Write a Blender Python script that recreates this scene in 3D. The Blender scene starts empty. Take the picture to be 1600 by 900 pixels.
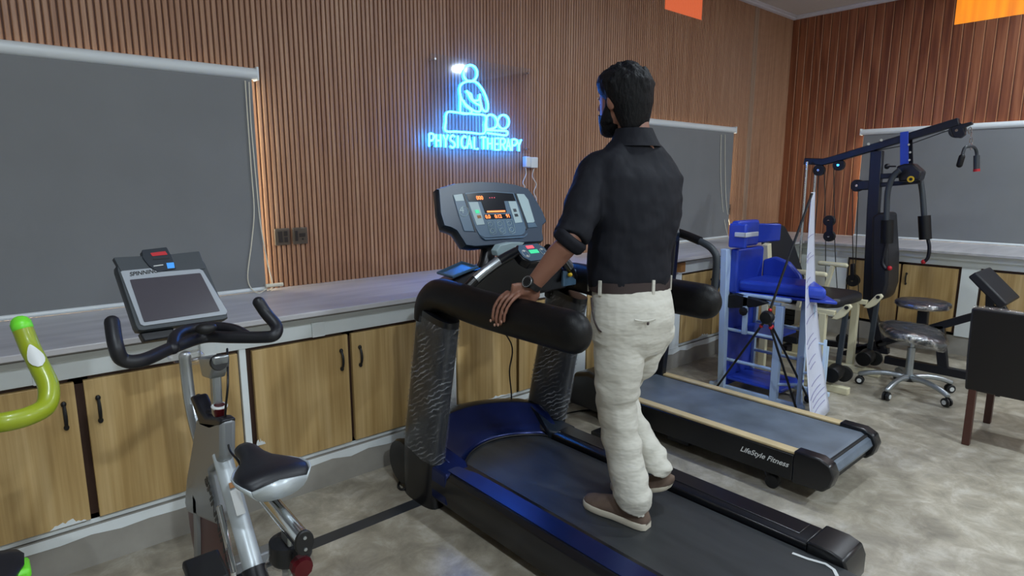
import bpy, bmesh, math, random
import numpy as np
from mathutils import Vector, Matrix
random.seed(7)
S = bpy.context.scene
COL = S.collection
PI = math.pi

# ------------------------------------------------------------------ camera
CF = 960.0; CP = math.atan(169/960.0); CH = math.radians(48.9)
CAM = np.array([0, 0, 1.45])
FW = np.array([math.cos(CH)*math.cos(CP), math.sin(CH)*math.cos(CP), -math.sin(CP)])
RT = np.array([math.sin(CH), -math.cos(CH), 0.0])
UP = np.cross(RT, FW)
cd = bpy.data.cameras.new('camera'); cam = bpy.data.objects.new('camera', cd); COL.objects.link(cam)
cd.sensor_width = 36; cd.lens = CF/1600*36; cd.clip_start = 0.05
cam.matrix_world = Matrix([[RT[0], UP[0], -FW[0], CAM[0]], [RT[1], UP[1], -FW[1], CAM[1]], [RT[2], UP[2], -FW[2], CAM[2]], [0, 0, 0, 1]])
S.camera = cam

# ------------------------------------------------------------------ world, exposure, big lights
w = bpy.data.worlds.new('world'); S.world = w; w.use_nodes = True
w.node_tree.nodes['Background'].inputs[0].default_value = (0.55, 0.7, 0.9, 1)
w.node_tree.nodes['Background'].inputs[1].default_value = 0.3
S.view_settings.view_transform = 'Standard'; S.view_settings.look = 'None'
S.view_settings.exposure = 0.1; S.view_settings.gamma = 1; S.view_settings.use_curve_mapping = False

def area(name, loc, sx, sy, power, col, rot=(0, 0, 0)):
    l = bpy.data.lights.new(name, 'AREA'); l.shape = 'RECTANGLE'; l.size = sx; l.size_y = sy
    l.energy = power; l.color = col
    o = bpy.data.objects.new(name, l); COL.objects.link(o); o.location = loc; o.rotation_euler = rot
    return o
LAMPS = [(0.2, 0.9), (0.2, -1.55), (3.0, 1.0), (3.0, -1.55), (5.9, 0.9), (5.9, -1.55)]
LPOW = [17, 70, 20, 72, 18, 60]
for (lx, ly), lp in zip(LAMPS, LPOW):
    o = area('ceiling_spot', (lx, ly, 3.135), 0.17, 0.17, lp, (0.80, 0.91, 1.0)); o.data.shape = 'DISK'

# ------------------------------------------------------------------ measuring helpers (rays onto real planes)
def ray(x, y): return FW + RT*(x-800)/CF + UP*(450-y)/CF
def QX(px, py, v): d = ray(px, py); return Vector(CAM + d*(v-CAM[0])/d[0])
def QY(px, py, v): d = ray(px, py); return Vector(CAM + d*(v-CAM[1])/d[1])
def QZ(px, py, v): d = ray(px, py); return Vector(CAM + d*(v-CAM[2])/d[2])
def QP(px, py, p0, n):
    d = ray(px, py); n = np.array(n); t = ((np.array(p0)-CAM)@n)/(d@n); return Vector(CAM+d*t)
def QW(px, py, wd): return Vector(CAM + ray(px, py)*wd)

# ------------------------------------------------------------------ materials
def s2l(c): return tuple((x/12.92 if x <= .04045 else ((x+.055)/1.055)**2.4) for x in [v/255 for v in c])
def _mat(name):
    m = bpy.data.materials.new(name); m.use_nodes = True
    nt = m.node_tree; b = nt.nodes['Principled BSDF']; return m, nt, b
def mat(name, rgb, rough=.5, metal=0, coat=0, bump=0, bscale=60, var=0, vscale=8, spec=None, emit=None, es=0, stretch=None, bdist=.01):
    m, nt, b = _mat(name)
    c = (*s2l(rgb), 1)
    b.inputs['Base Color'].default_value = c; b.inputs['Roughness'].default_value = rough; b.inputs['Metallic'].default_value = metal
    if coat: b.inputs['Coat Weight'].default_value = coat; b.inputs['Coat Roughness'].default_value = .15
    if spec is not None: b.inputs['Specular IOR Level'].default_value = spec
    if emit: b.inputs['Emission Color'].default_value = (*emit, 1); b.inputs['Emission Strength'].default_value = es
    if var or bump:
        tc = nt.nodes.new('ShaderNodeTexCoord'); mp = nt.nodes.new('ShaderNodeMapping')
        nt.links.new(tc.outputs['Object'], mp.inputs[0])
        if stretch: mp.inputs['Scale'].default_value = stretch
    if var:
        n = nt.nodes.new('ShaderNodeTexNoise'); n.inputs['Scale'].default_value = vscale; n.inputs['Detail'].default_value = 5
        nt.links.new(mp.outputs[0], n.inputs['Vector'])
        r = nt.nodes.new('ShaderNodeValToRGB')
        r.color_ramp.elements[0].position = .3; r.color_ramp.elements[1].position = .7
        r.color_ramp.elements[0].color = tuple(max(0, x*(1-var)) for x in c[:3])+(1,)
        r.color_ramp.elements[1].color = tuple(min(1, x*(1+var)) for x in c[:3])+(1,)
        nt.links.new(n.outputs['Fac'], r.inputs[0]); nt.links.new(r.outputs[0], b.inputs['Base Color'])
    if bump:
        n2 = nt.nodes.new('ShaderNodeTexNoise'); n2.inputs['Scale'].default_value = bscale; n2.inputs['Detail'].default_value = 3
        nt.links.new(mp.outputs[0], n2.inputs['Vector'])
        bp = nt.nodes.new('ShaderNodeBump'); bp.inputs['Strength'].default_value = bump; bp.inputs['Distance'].default_value = bdist
        nt.links.new(n2.outputs['Fac'], bp.inputs['Height']); nt.links.new(bp.outputs[0], b.inputs['Normal'])
    return m
def emis(name, rgb, s):
    m, nt, b = _mat(name); b.inputs['Base Color'].default_value = (0, 0, 0, 1)
    b.inputs['Emission Color'].default_value = (*rgb, 1); b.inputs['Emission Strength'].default_value = s; return m
def wood(name, dark, mid, light, sx, sy, sz, rough=.45, waves=True, fig=6.0, bump=0.0, bandx=None):
    """grain that runs along object z; sx/sy/sz = noise frequency per metre"""
    m, nt, b = _mat(name); N = nt.nodes; L = nt.links
    tc = N.new('ShaderNodeTexCoord')
    mp = N.new('ShaderNodeMapping'); mp.inputs['Scale'].default_value = (sx, sy, sz); L.new(tc.outputs['Object'], mp.inputs[0])
    n1 = N.new('ShaderNodeTexNoise'); n1.inputs['Scale'].default_value = 1; n1.inputs['Detail'].default_value = 6; n1.inputs['Roughness'].default_value = .65
    L.new(mp.outputs[0], n1.inputs['Vector'])
    mp2 = N.new('ShaderNodeMapping'); mp2.inputs['Scale'].default_value = (fig, fig, fig*.14); L.new(tc.outputs['Object'], mp2.inputs[0])
    n2 = N.new('ShaderNodeTexNoise'); n2.inputs['Scale'].default_value = 1; n2.inputs['Detail'].default_value = 1.5; n2.inputs['Distortion'].default_value = .3
    L.new(mp2.outputs[0], n2.inputs['Vector'])
    mu = N.new('ShaderNodeMath'); mu.operation = 'MULTIPLY'; mu.inputs[1].default_value = 42; L.new(n2.outputs['Fac'], mu.inputs[0])
    si = N.new('ShaderNodeMath'); si.operation = 'SINE'; L.new(mu.outputs[0], si.inputs[0])
    m3 = N.new('ShaderNodeMath'); m3.operation = 'MULTIPLY_ADD'; m3.inputs[1].default_value = .13 if waves else 0; L.new(si.outputs[0], m3.inputs[0]); L.new(n1.outputs['Fac'], m3.inputs[2])
    r = N.new('ShaderNodeValToRGB'); e = r.color_ramp.elements
    e[0].position = .28; e[0].color = (*s2l(dark), 1); e[1].position = .74; e[1].color = (*s2l(light), 1)
    x = e.new(.5); x.color = (*s2l(mid), 1)
    L.new(m3.outputs[0], r.inputs[0]); L.new(r.outputs[0], b.inputs['Base Color'])
    b.inputs['Roughness'].default_value = rough
    return m
def film(name, opac, tint=(1, 1, 1), rough=.12, bump=.8, scale=25, stretch=(1, 1, 3)):
    """thin clear stretch film: mostly see-through with wrinkled glossy highlights"""
    m, nt, b = _mat(name); N = nt.nodes; L = nt.links
    tr = N.new('ShaderNodeBsdfTransparent'); gl = N.new('ShaderNodeBsdfGlossy'); gl.inputs['Roughness'].default_value = rough
    gl.inputs['Color'].default_value = (*tint, 1)
    mx = N.new('ShaderNodeMixShader'); L.new(tr.outputs[0], mx.inputs[1]); L.new(gl.outputs[0], mx.inputs[2])
    L.new(mx.outputs[0], N['Material Output'].inputs['Surface'])
    tc = N.new('ShaderNodeTexCoord'); mp = N.new('ShaderNodeMapping'); mp.inputs['Scale'].default_value = stretch; L.new(tc.outputs['Object'], mp.inputs[0])
    n = N.new('ShaderNodeTexNoise'); n.inputs['Scale'].default_value = scale; n.inputs['Detail'].default_value = 4; n.inputs['Distortion'].default_value = 1.2; L.new(mp.outputs[0], n.inputs['Vector'])
    bp = N.new('ShaderNodeBump'); bp.inputs['Strength'].default_value = bump; bp.inputs['Distance'].default_value = .02
    L.new(n.outputs['Fac'], bp.inputs['Height']); L.new(bp.outputs[0], gl.inputs['Normal'])
    r = N.new('ShaderNodeMapRange'); r.inputs['From Min'].default_value = .44; r.inputs['From Max'].default_value = .84
    r.inputs['To Min'].default_value = opac*.25; r.inputs['To Max'].default_value = min(1, opac*3.0)
    L.new(n.outputs['Fac'], r.inputs['Value']); L.new(r.outputs[0], mx.inputs[0])
    return m

M = {}
M['slat'] = wood('fluted_wood', (146, 104, 78), (170, 127, 98), (192, 153, 123), 55, 2, 1.6, rough=.42, waves=False)
M['groove'] = mat('groove_wood', (96, 60, 42), .6)
M['planks'] = wood('panel_wood', (108, 58, 36), (134, 78, 50), (156, 98, 66), 2, 42, 1.7, rough=.4, fig=3.2)
M['plank_edge'] = mat('plank_edge', (176, 120, 78), .45)
M['strip'] = mat('joint_strip', (158, 132, 112), .4)
M['cabdoor'] = wood('cabinet_laminate', (172, 140, 88), (190, 158, 104), (206, 176, 124), 60, 60, 1.3, rough=.4, fig=3.0)
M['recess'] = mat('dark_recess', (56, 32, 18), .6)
M['white'] = mat('white_paint', (236, 242, 242), .5, var=.04, vscale=5, bump=.15, bscale=15)
M['worktop'] = mat('grey_worktop', (192, 190, 192), .32, var=.16, vscale=2.2, stretch=(1, 7, 6))
M['edge'] = mat('worktop_shadow', (96, 92, 86), .5)  # dark tone of the shadow line beneath the overhang
M['plinth'] = mat('plinth_stone', (158, 154, 146), .5, var=.16, vscale=5)
M['plaster'] = mat('plaster_wall', (200, 196, 188), .7)
M['ceil'] = mat('ceiling_paint', (196, 190, 186), .8)
M['cornice'] = mat('cornice_paint', (206, 204, 212), .6)
M['blind'] = mat('blind_fabric', (124, 126, 128), .75, var=.05, vscale=2.5)
M['rail'] = mat('white_rail', (226, 232, 234), .35)
M['cord'] = mat('white_cord', (232, 226, 206), .5)
M['day'] = emis('daylight', (1.0, .88, .66), 9)
M['black'] = mat('black_plastic', (16, 17, 20), .32)
M['satin'] = mat('satin_black', (14, 15, 20), .28, spec=.6)
M['hood'] = mat('hood_neon_tint', (22, 38, 92), .28, metal=.6, spec=.8)  # blue base stands in for the neon's reflection on black plastic
M['foam'] = mat('black_foam', (6, 6, 8), .46, spec=.35, bump=.1, bscale=300)
M['rubber'] = mat('black_rubber', (18, 18, 19), .6)
M['gymblack'] = mat('gym_black', (15, 16, 26), .38)
M['vinylk'] = mat('black_vinyl', (22, 22, 28), .42, bump=.08, bscale=120)
M['belt1'] = mat('belt_dark', (48, 50, 52), .42, var=.25, vscale=3, stretch=(6, 1, 1))
M['belt2'] = mat('belt_grey', (92, 102, 114), .4, var=.28, vscale=5)
M['slate'] = mat('slate_plastic', (42, 62, 84), .36)
M['slate2'] = mat('slate_light', (76, 104, 128), .36)
M['slate3'] = mat('slate_dark', (26, 35, 46), .35)
M['silverpad'] = mat('silver_pad', (170, 192, 196), .35)
M['lens'] = mat('display_black', (16, 22, 32), .18)
M['orange'] = emis('led_orange', (1.0, .22, .05), 2.2)
M['redled'] = emis('led_red', (1.0, .1, .14), 1.3)
M['greenled'] = emis('led_green', (.05, .75, .35), 1.0)
M['silver'] = mat('silver_metal', (176, 182, 186), .3, metal=.85)
M['chrome'] = mat('chrome', (214, 218, 222), .12, metal=1)
M['greyframe'] = mat('grey_bike_paint', (150, 154, 158), .38, metal=.35)
M['lightframe'] = mat('silver_bike_paint', (192, 200, 204), .35, metal=.3)
M['darkred'] = mat('dark_red', (84, 8, 18), .35, metal=.3)
M['bikeblack'] = mat('bike_black', (22, 23, 29), .45)
M['screen'] = mat('screen_glass', (70, 66, 74), .22)
M['screenbez'] = mat('silver_bezel', (158, 164, 172), .35)
M['charcoal'] = mat('charcoal_plastic', (50, 56, 62), .45)
M['bluelcd'] = emis('blue_lcd', (.05, .35, 1), .9)
M['ink'] = mat('black_ink', (18, 18, 20), .5)
M['whiteink'] = mat('white_ink', (226, 228, 226), .4)
M['lime'] = mat('lime_paint', (142, 156, 22), .42, coat=.2)
M['limecap'] = mat('lime_cap', (110, 214, 50), .4)
M['shirt'] = mat('black_shirt', (10, 12, 22), .75, bump=.5, bscale=6, stretch=(1.4, 1.4, .6), spec=.3, bdist=.03)
M['pants'] = mat('stone_chinos', (198, 195, 184), .75, bump=.6, bscale=7, stretch=(1, 1, 2.2), bdist=.03)
M['skin'] = mat('skin', (134, 92, 74), .5)
M['hair'] = mat('black_hair', (8, 8, 11), .6, bump=.6, bscale=70, stretch=(1.6, 1.6, .5), spec=.22)
M['leather'] = mat('brown_belt', (52, 40, 40), .45)
M['suede'] = mat('brown_suede', (104, 86, 74), .85, var=.12, vscale=30)
M['sole'] = mat('cream_sole', (204, 196, 178), .55)
M['nail'] = mat('nail', (186, 142, 124), .3)
M['wooden'] = mat('rail_tan', (206, 184, 140), .5, var=.1, vscale=8)
M['blue'] = mat('blue_vinyl', (44, 72, 186), .32, bump=.1, bscale=20)
M['paleblue'] = mat('pale_blue_paint', (184, 206, 230), .42)
M['cream'] = mat('cream_paint', (222, 214, 180), .42)
M['paper'] = mat('banner_back', (212, 216, 232), .5)
M['violetink'] = mat('violet_ink', (138, 134, 170), .6)
M['stoolfilm'] = film('stool_film', .5, scale=14, stretch=(1, 1, 1), rough=.15)
def film2(name):
    m, nt, b = _mat(name); N = nt.nodes; L = nt.links
    tr = N.new('ShaderNodeBsdfTransparent'); pr = b; pr.inputs['Base Color'].default_value = (.62, .66, .72, 1); pr.inputs['Roughness'].default_value = .25
    mx = N.new('ShaderNodeMixShader'); L.new(tr.outputs[0], mx.inputs[1]); L.new(pr.outputs[0], mx.inputs[2]); L.new(mx.outputs[0], N['Material Output'].inputs['Surface'])
    tc = N.new('ShaderNodeTexCoord'); mp = N.new('ShaderNodeMapping'); mp.inputs['Rotation'].default_value = (.5, .15, .2); L.new(tc.outputs['Object'], mp.inputs[0])
    wv = N.new('ShaderNodeTexWave'); wv.bands_direction = 'Z'; wv.inputs['Scale'].default_value = 15; wv.inputs['Distortion'].default_value = 6; wv.inputs['Detail'].default_value = 4; wv.inputs['Detail Scale'].default_value = 1.6
    L.new(mp.outputs[0], wv.inputs['Vector'])
    pw = N.new('ShaderNodeMath'); pw.operation = 'POWER'; pw.inputs[1].default_value = 7; L.new(wv.outputs['Fac'], pw.inputs[0])
    ns = N.new('ShaderNodeTexNoise'); ns.inputs['Scale'].default_value = 9; L.new(tc.outputs['Object'], ns.inputs['Vector'])
    mr = N.new('ShaderNodeMapRange'); mr.inputs['From Min'].default_value = .42; mr.inputs['From Max'].default_value = .68; L.new(ns.outputs['Fac'], mr.inputs['Value'])
    mu = N.new('ShaderNodeMath'); mu.operation = 'MULTIPLY'; L.new(pw.outputs[0], mu.inputs[0]); L.new(mr.outputs[0], mu.inputs[1])
    ma = N.new('ShaderNodeMath'); ma.operation = 'MULTIPLY_ADD'; ma.inputs[1].default_value = .5; ma.inputs[2].default_value = .07; L.new(mu.outputs[0], ma.inputs[0]); L.new(ma.outputs[0], mx.inputs[0])  # pale streaks paint the film's shiny highlights through its opacity
    bp = N.new('ShaderNodeBump'); bp.inputs['Strength'].default_value = .4; bp.inputs['Distance'].default_value = .006; L.new(wv.outputs['Fac'], bp.inputs['Height']); L.new(bp.outputs[0], pr.inputs['Normal'])
    return m
M['postwrap'] = film2('post_stretch_film')
M['wrap'] = film('stretch_film', .17, scale=5, stretch=(2, 3, 15), rough=.22, bump=.4)
M['bluewrap'] = mat('navy_vinyl', (40, 44, 68), .35)
M['brownleather'] = mat('brown_leatherette', (15, 11, 11), .42, bump=.1, bscale=60)
M['brownwood'] = mat('chair_leg_wood', (70, 38, 30), .4)
M['metalplate'] = mat('switch_plate', (118, 106, 94), .3, metal=.5)
M['switch'] = mat('switch_button', (52, 44, 40), .4)
M['red'] = mat('red_plastic', (190, 24, 36), .4)
M['yellow'] = mat('yellow_plastic', (220, 180, 30), .4)
M['label'] = mat('label_white', (206, 208, 206), .5)
M['cardboard'] = mat('brown_block', (166, 116, 66), .6)
M['cyan'] = emis('neon_cyan', (.011, .21, 1.0), 46.0)
M['amber'] = None
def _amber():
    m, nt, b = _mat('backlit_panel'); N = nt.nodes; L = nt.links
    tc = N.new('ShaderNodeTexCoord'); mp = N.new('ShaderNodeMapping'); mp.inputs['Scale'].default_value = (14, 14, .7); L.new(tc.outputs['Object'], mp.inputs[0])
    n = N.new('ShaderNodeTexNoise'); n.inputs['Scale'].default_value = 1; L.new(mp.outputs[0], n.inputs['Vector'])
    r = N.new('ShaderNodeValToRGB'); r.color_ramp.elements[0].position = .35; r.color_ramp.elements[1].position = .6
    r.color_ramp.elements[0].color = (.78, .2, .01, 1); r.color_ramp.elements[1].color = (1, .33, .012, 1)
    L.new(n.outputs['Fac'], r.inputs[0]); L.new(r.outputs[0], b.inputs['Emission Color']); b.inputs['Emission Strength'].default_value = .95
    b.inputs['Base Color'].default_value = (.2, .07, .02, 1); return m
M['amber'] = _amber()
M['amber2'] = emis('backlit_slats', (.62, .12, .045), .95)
def _floor():
    m, nt, b = _mat('stone_floor'); N = nt.nodes; L = nt.links
    tc = N.new('ShaderNodeTexCoord')
    n = N.new('ShaderNodeTexNoise'); n.inputs['Scale'].default_value = 7.5; n.inputs['Detail'].default_value = 8; n.inputs['Roughness'].default_value = .68; n.inputs['Distortion'].default_value = .45
    L.new(tc.outputs['Object'], n.inputs['Vector'])
    r = N.new('ShaderNodeValToRGB'); e = r.color_ramp.elements
    e[0].position = .3; e[0].color = (*s2l((136, 129, 114)), 1); e[1].position = .76; e[1].color = (*s2l((206, 200, 186)), 1)
    x = e.new(.5); x.color = (*s2l((166, 157, 139)), 1)
    v = N.new('ShaderNodeTexVoronoi'); v.inputs['Scale'].default_value = 1.8; v.feature = 'SMOOTH_F1'
    mpv = N.new('ShaderNodeMapping'); mpv.inputs['Rotation'].default_value = (0, 0, .5); mpv.inputs['Scale'].default_value = (1, 2.2, 1)
    nd = N.new('ShaderNodeTexNoise'); nd.inputs['Scale'].default_value = 3; L.new(tc.outputs['Object'], nd.inputs['Vector'])
    va = N.new('ShaderNodeVectorMath'); va.operation = 'ADD'; L.new(tc.outputs['Object'], va.inputs[0]); L.new(nd.outputs['Color'], va.inputs[1]); L.new(va.outputs[0], mpv.inputs[0])
    L.new(mpv.outputs[0], v.inputs['Vector'])
    bw = N.new('ShaderNodeRGBToBW'); L.new(v.outputs['Color'], bw.inputs[0])
    mx = N.new('ShaderNodeMix'); mx.data_type = 'RGBA'; mx.blend_type = 'OVERLAY'; mx.inputs['Factor'].default_value = .28
    L.new(n.outputs['Fac'], r.inputs[0]); L.new(r.outputs[0], mx.inputs['A']); L.new(bw.outputs[0], mx.inputs['B'])
    hs = N.new('ShaderNodeHueSaturation'); hs.inputs['Saturation'].default_value = .95; L.new(mx.outputs['Result'], hs.inputs['Color'])
    L.new(hs.outputs[0], b.inputs['Base Color']); b.inputs['Roughness'].default_value = .36
    return m
M['floor'] = _floor()
def _acryl():
    m, nt, b = _mat('acrylic'); N = nt.nodes; L = nt.links
    tr = N.new('ShaderNodeBsdfTransparent'); tr.inputs[0].default_value = (.93, .95, .98, 1)
    gl = N.new('ShaderNodeBsdfGlossy'); gl.inputs['Roughness'].default_value = .04
    mx = N.new('ShaderNodeMixShader'); mx.inputs[0].default_value = .09
    L.new(tr.outputs[0], mx.inputs[1]); L.new(gl.outputs[0], mx.inputs[2]); L.new(mx.outputs[0], N['Material Output'].inputs['Surface']); return m
M['acrylic'] = _acryl()

# ------------------------------------------------------------------ mesh builder
class MB:
    def __init__(s): s.v = []; s.f = []; s.mi = []; s.cur = 0
    def add(s, vs, fs):
        o = len(s.v); s.v += [Vector(v) for v in vs]; s.f += [[i+o for i in f] for f in fs]; s.mi += [s.cur]*len(fs); return s
    def box(s, a, b):
        (x0, y0, z0), (x1, y1, z1) = [min(p, q) for p, q in zip(a, b)], [max(p, q) for p, q in zip(a, b)]
        vs = [(x, y, z) for z in (z0, z1) for y in (y0, y1) for x in (x0, x1)]
        return s.add(vs, [(0, 2, 3, 1), (4, 5, 7, 6), (0, 1, 5, 4), (2, 6, 7, 3), (0, 4, 6, 2), (1, 3, 7, 5)])
    def obox(s, c, X, Y, Z):   # half vectors
        c, X, Y, Z = map(Vector, (c, X, Y, Z))
        vs = [c+X*i+Y*j+Z*k for k in (-1, 1) for j in (-1, 1) for i in (-1, 1)]
        return s.add(vs, [(0, 2, 3, 1), (4, 5, 7, 6), (0, 1, 5, 4), (2, 6, 7, 3), (0, 4, 6, 2), (1, 3, 7, 5)])
    def sweep(s, pts, ringf, up=(0, 0, 1), closed=False, cap=True):
        pts = [Vector(p) for p in pts]; n = len(pts); up = Vector(up).normalized(); rings = []; pu = None
        for i in range(n):
            if closed: t = pts[(i+1) % n]-pts[i-1]
            else: t = pts[min(i+1, n-1)]-pts[max(i-1, 0)]
            if t.length < 1e-9: t = Vector((0, 0, 1))
            t.normalize()
            u = pu if pu is not None else up
            B = u - t*u.dot(t)
            if B.length < 1e-3: u2 = Vector((1, 0, 0)) if abs(t.x) < .8 else Vector((0, 1, 0)); B = u2-t*u2.dot(t)
            B.normalize(); A = t.cross(B); pu = B
            rings.append([pts[i]+A*a+B*b for a, b in ringf(i/(n-1) if n > 1 else 0, i)])
        k = len(rings[0]); vs = [v for r in rings for v in r]; fs = []
        for i in range(n if closed else n-1):
            for j in range(k):
                a = i*k+j; b = i*k+(j+1) % k; c = ((i+1) % n)*k+(j+1) % k; d = ((i+1) % n)*k+j
                fs.append((a, b, c, d))
        if cap and not closed: fs.append(tuple(range(k-1, -1, -1))); fs.append(tuple(range((n-1)*k, n*k)))
        return s.add(vs, fs)
    def tube(s, pts, r, n=10, up=(0, 0, 1), closed=False, flat=1.0, ends=False):
        pts = [Vector(p) for p in pts]; m = len(pts)
        R = r if callable(r) else ((lambda t: r) if not isinstance(r, (list, tuple)) else (lambda t: float(np.interp(t*(m-1), range(len(r)), r))))
        if ends:   # rounded ends
            d0 = (pts[0]-pts[1]).normalized(); d1 = (pts[-1]-pts[-2]).normalized(); r0 = R(0); r1 = R(1)
            P = []; RR = []
            for k in range(4): a = k*PI/2/4; P.append(pts[0]+d0*r0*math.cos(a)*.9); RR.append(max(.02*r0, r0*math.sin(a)))
            for i, p in enumerate(pts): P.append(p); RR.append(R(i/(m-1)))
            for k in range(3, -1, -1): a = k*PI/2/4; P.append(pts[-1]+d1*r1*math.cos(a)*.9); RR.append(max(.02*r1, r1*math.sin(a)))
            pts = P; f = lambda t, i: [(RR[i]*math.cos(2*PI*j/n)*flat, RR[i]*math.sin(2*PI*j/n)) for j in range(n)]
        else: f = lambda t, i: [(R(t)*math.cos(2*PI*j/n)*flat, R(t)*math.sin(2*PI*j/n)) for j in range(n)]
        return s.sweep(pts, f, up, closed)
    def beam(s, pts, w_, h_, up=(0, 0, 1)):
        if len(pts) == 2: pass
        return s.sweep(pts, lambda t, i: [(-w_/2, -h_/2), (w_/2, -h_/2), (w_/2, h_/2), (-w_/2, h_/2)], up)
    def prism(s, outline, nv):
        o = [Vector(p) for p in outline]; nv = Vector(nv); n = len(o)
        vs = o+[p+nv for p in o]; fs = [tuple(range(n-1, -1, -1)), tuple(range(n, 2*n))]
        fs += [(i, (i+1) % n, n+(i+1) % n, n+i) for i in range(n)]
        return s.add(vs, fs)
    def loft(s, rings, cap=True):
        k = len(rings[0]); vs = [v for r in rings for v in r]; fs = []
        for i in range(len(rings)-1):
            for j in range(k): fs.append((i*k+j, i*k+(j+1) % k, (i+1)*k+(j+1) % k, (i+1)*k+j))
        if cap: fs.append(tuple(range(k-1, -1, -1))); fs.append(tuple(range((len(rings)-1)*k, len(rings)*k)))
        return s.add(vs, fs)
    def ell(s, c, r, n=16, m=10, R=None):
        c = Vector(c); rings = []
        for i in range(1, m):
            a = PI*i/m; ring = []
            for j in range(n):
                p = Vector((r[0]*math.sin(a)*math.cos(2*PI*j/n), r[1]*math.sin(a)*math.sin(2*PI*j/n), -r[2]*math.cos(a)))
                ring.append(c+(R@p if R else p))
            rings.append(ring)
        return s.loft(rings)
    def lathe(s, c, prof, n=20, ax=(0, 0, 1)):
        ax = Vector(ax).normalized(); t = Vector((1, 0, 0)) if abs(ax.x) < .8 else Vector((0, 1, 0))
        A = (t-ax*t.dot(ax)).normalized(); B = ax.cross(A); c = Vector(c)
        return s.loft([[c+ax*h+(A*math.cos(2*PI*j/n)+B*math.sin(2*PI*j/n))*max(r, 1e-4) for j in range(n)] for r, h in prof])
    def cyl(s, a, b, r, n=20, r2=None):
        a = Vector(a); b = Vector(b); d = b-a
        return s.lathe(a, [(r, 0), (r2 if r2 else r, d.length)], n, d)
    def build(s, name, m, parent=None, bevel=0, smooth=40, seg=2, subsurf=0, kind=None):
        me = bpy.data.meshes.new(name)
        o0 = Vector((0, 0, 0))
        q = parent
        while q is not None: o0 = o0+q.location; q = q.parent
        if parent is None and kind is None and s.v:
            o0 = sum(s.v, Vector())/len(s.v); o0.z = min(v.z for v in s.v)
        me.from_pydata([v-o0 for v in s.v], [], s.f)
        ms = m if isinstance(m, (list, tuple)) else [m]
        for x in ms: me.materials.append(M[x] if isinstance(x, str) else x)
        if len(ms) > 1: me.polygons.foreach_set('material_index', s.mi)
        b = bmesh.new(); b.from_mesh(me); bmesh.ops.recalc_face_normals(b, faces=b.faces); b.to_mesh(me); b.free()
        if smooth:
            me.polygons.foreach_set('use_smooth', [True]*len(me.polygons)); me.set_sharp_from_angle(angle=math.radians(smooth))
        ob = bpy.data.objects.new(name, me); COL.objects.link(ob)
        if parent is not None: ob.parent = parent
        elif kind is None: ob.location = o0
        if kind: ob['kind'] = kind
        if bevel:
            md = ob.modifiers.new('bevel', 'BEVEL'); md.width = bevel; md.segments = seg; md.limit_method = 'ANGLE'; md.angle_limit = math.radians(35); md.harden_normals = False
        if subsurf:
            md = ob.modifiers.new('sub', 'SUBSURF'); md.levels = subsurf; md.render_levels = subsurf
        return ob
def cr(pts, n=6, closed=False):
    P = [Vector(p) for p in pts]; out = []; m = len(P)
    for i in range(m if closed else m-1):
        if closed: a, b, c, d = P[i-1], P[i], P[(i+1) % m], P[(i+2) % m]
        else: a, b, c, d = P[max(i-1, 0)], P[i], P[i+1], P[min(i+2, m-1)]
        for k in range(n):
            t = k/n; out.append(.5*((2*b)+(c-a)*t+(2*a-5*b+4*c-d)*t*t+(3*b-a-3*c+d)*t**3))
    if not closed: out.append(P[-1])
    return out
def thing(name, label, cat, loc, group=None):
    o = bpy.data.objects.new(name, None); COL.objects.link(o); o.location = loc; o.empty_display_size = .1
    o['label'] = label; o['category'] = cat
    if group: o['group'] = group
    return o
def tag(o, label, cat, group=None):
    o['label'] = label; o['category'] = cat
    if group: o['group'] = group
    return o
def copy_tree(o, parent=None, label=None):
    c = o.copy(); COL.objects.link(c); c.parent = parent
    if label: c['label'] = label
    for ch in list(o.children): copy_tree(ch, c)
    return c
def text(name, s_, origin, xd, yd, size, m, parent, ext=.0008, shear=0, align='LEFT', label=None, bold=0):
    cu = bpy.data.curves.new('t', 'FONT'); cu.body = s_; cu.size = size; cu.extrude = ext; cu.shear = shear; cu.align_x = align; cu.offset = bold
    ob = bpy.data.objects.new('t', cu); COL.objects.link(ob)
    dg = bpy.context.evaluated_depsgraph_get(); me = bpy.data.meshes.new_from_object(ob.evaluated_get(dg))
    bpy.data.objects.remove(ob)
    xd = Vector(xd).normalized(); yd = Vector(yd).normalized(); zd = xd.cross(yd).normalized(); org = Vector(origin)
    q = parent; o0 = Vector((0, 0, 0))
    while q is not None: o0 = o0+q.location; q = q.parent
    for v in me.vertices: v.co = org+xd*v.co.x+yd*v.co.y+zd*v.co.z-o0
    me.materials.clear(); me.materials.append(M[m]); me.name = name
    o = bpy.data.objects.new(name, me); COL.objects.link(o); o.parent = parent
    if label: o['label'] = label
    return o

# ================================================================== ROOM
X0, X1, Y0, Y1, ZC = -2.6, 6.86, -3.2, 3.28, 3.16
YW = Y1
MB().box((X0, Y0, -.05), (X1+.1, Y1+.1, 0)).build('floor', 'floor', kind='structure', smooth=0)
MB().box((X0, Y0, ZC), (X1+.1, Y1+.1, ZC+.05)).build('ceiling', 'ceil', kind='structure', smooth=0)
MB().box((X0-.1, Y0, 0), (X0, Y1, ZC)).build('wall_left', 'plaster', kind='structure', smooth=0)
MB().box((X0-.1, Y0-.1, 0), (X1+.1, Y0, ZC)).build('wall_front', 'plaster', kind='structure', smooth=0)
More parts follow.
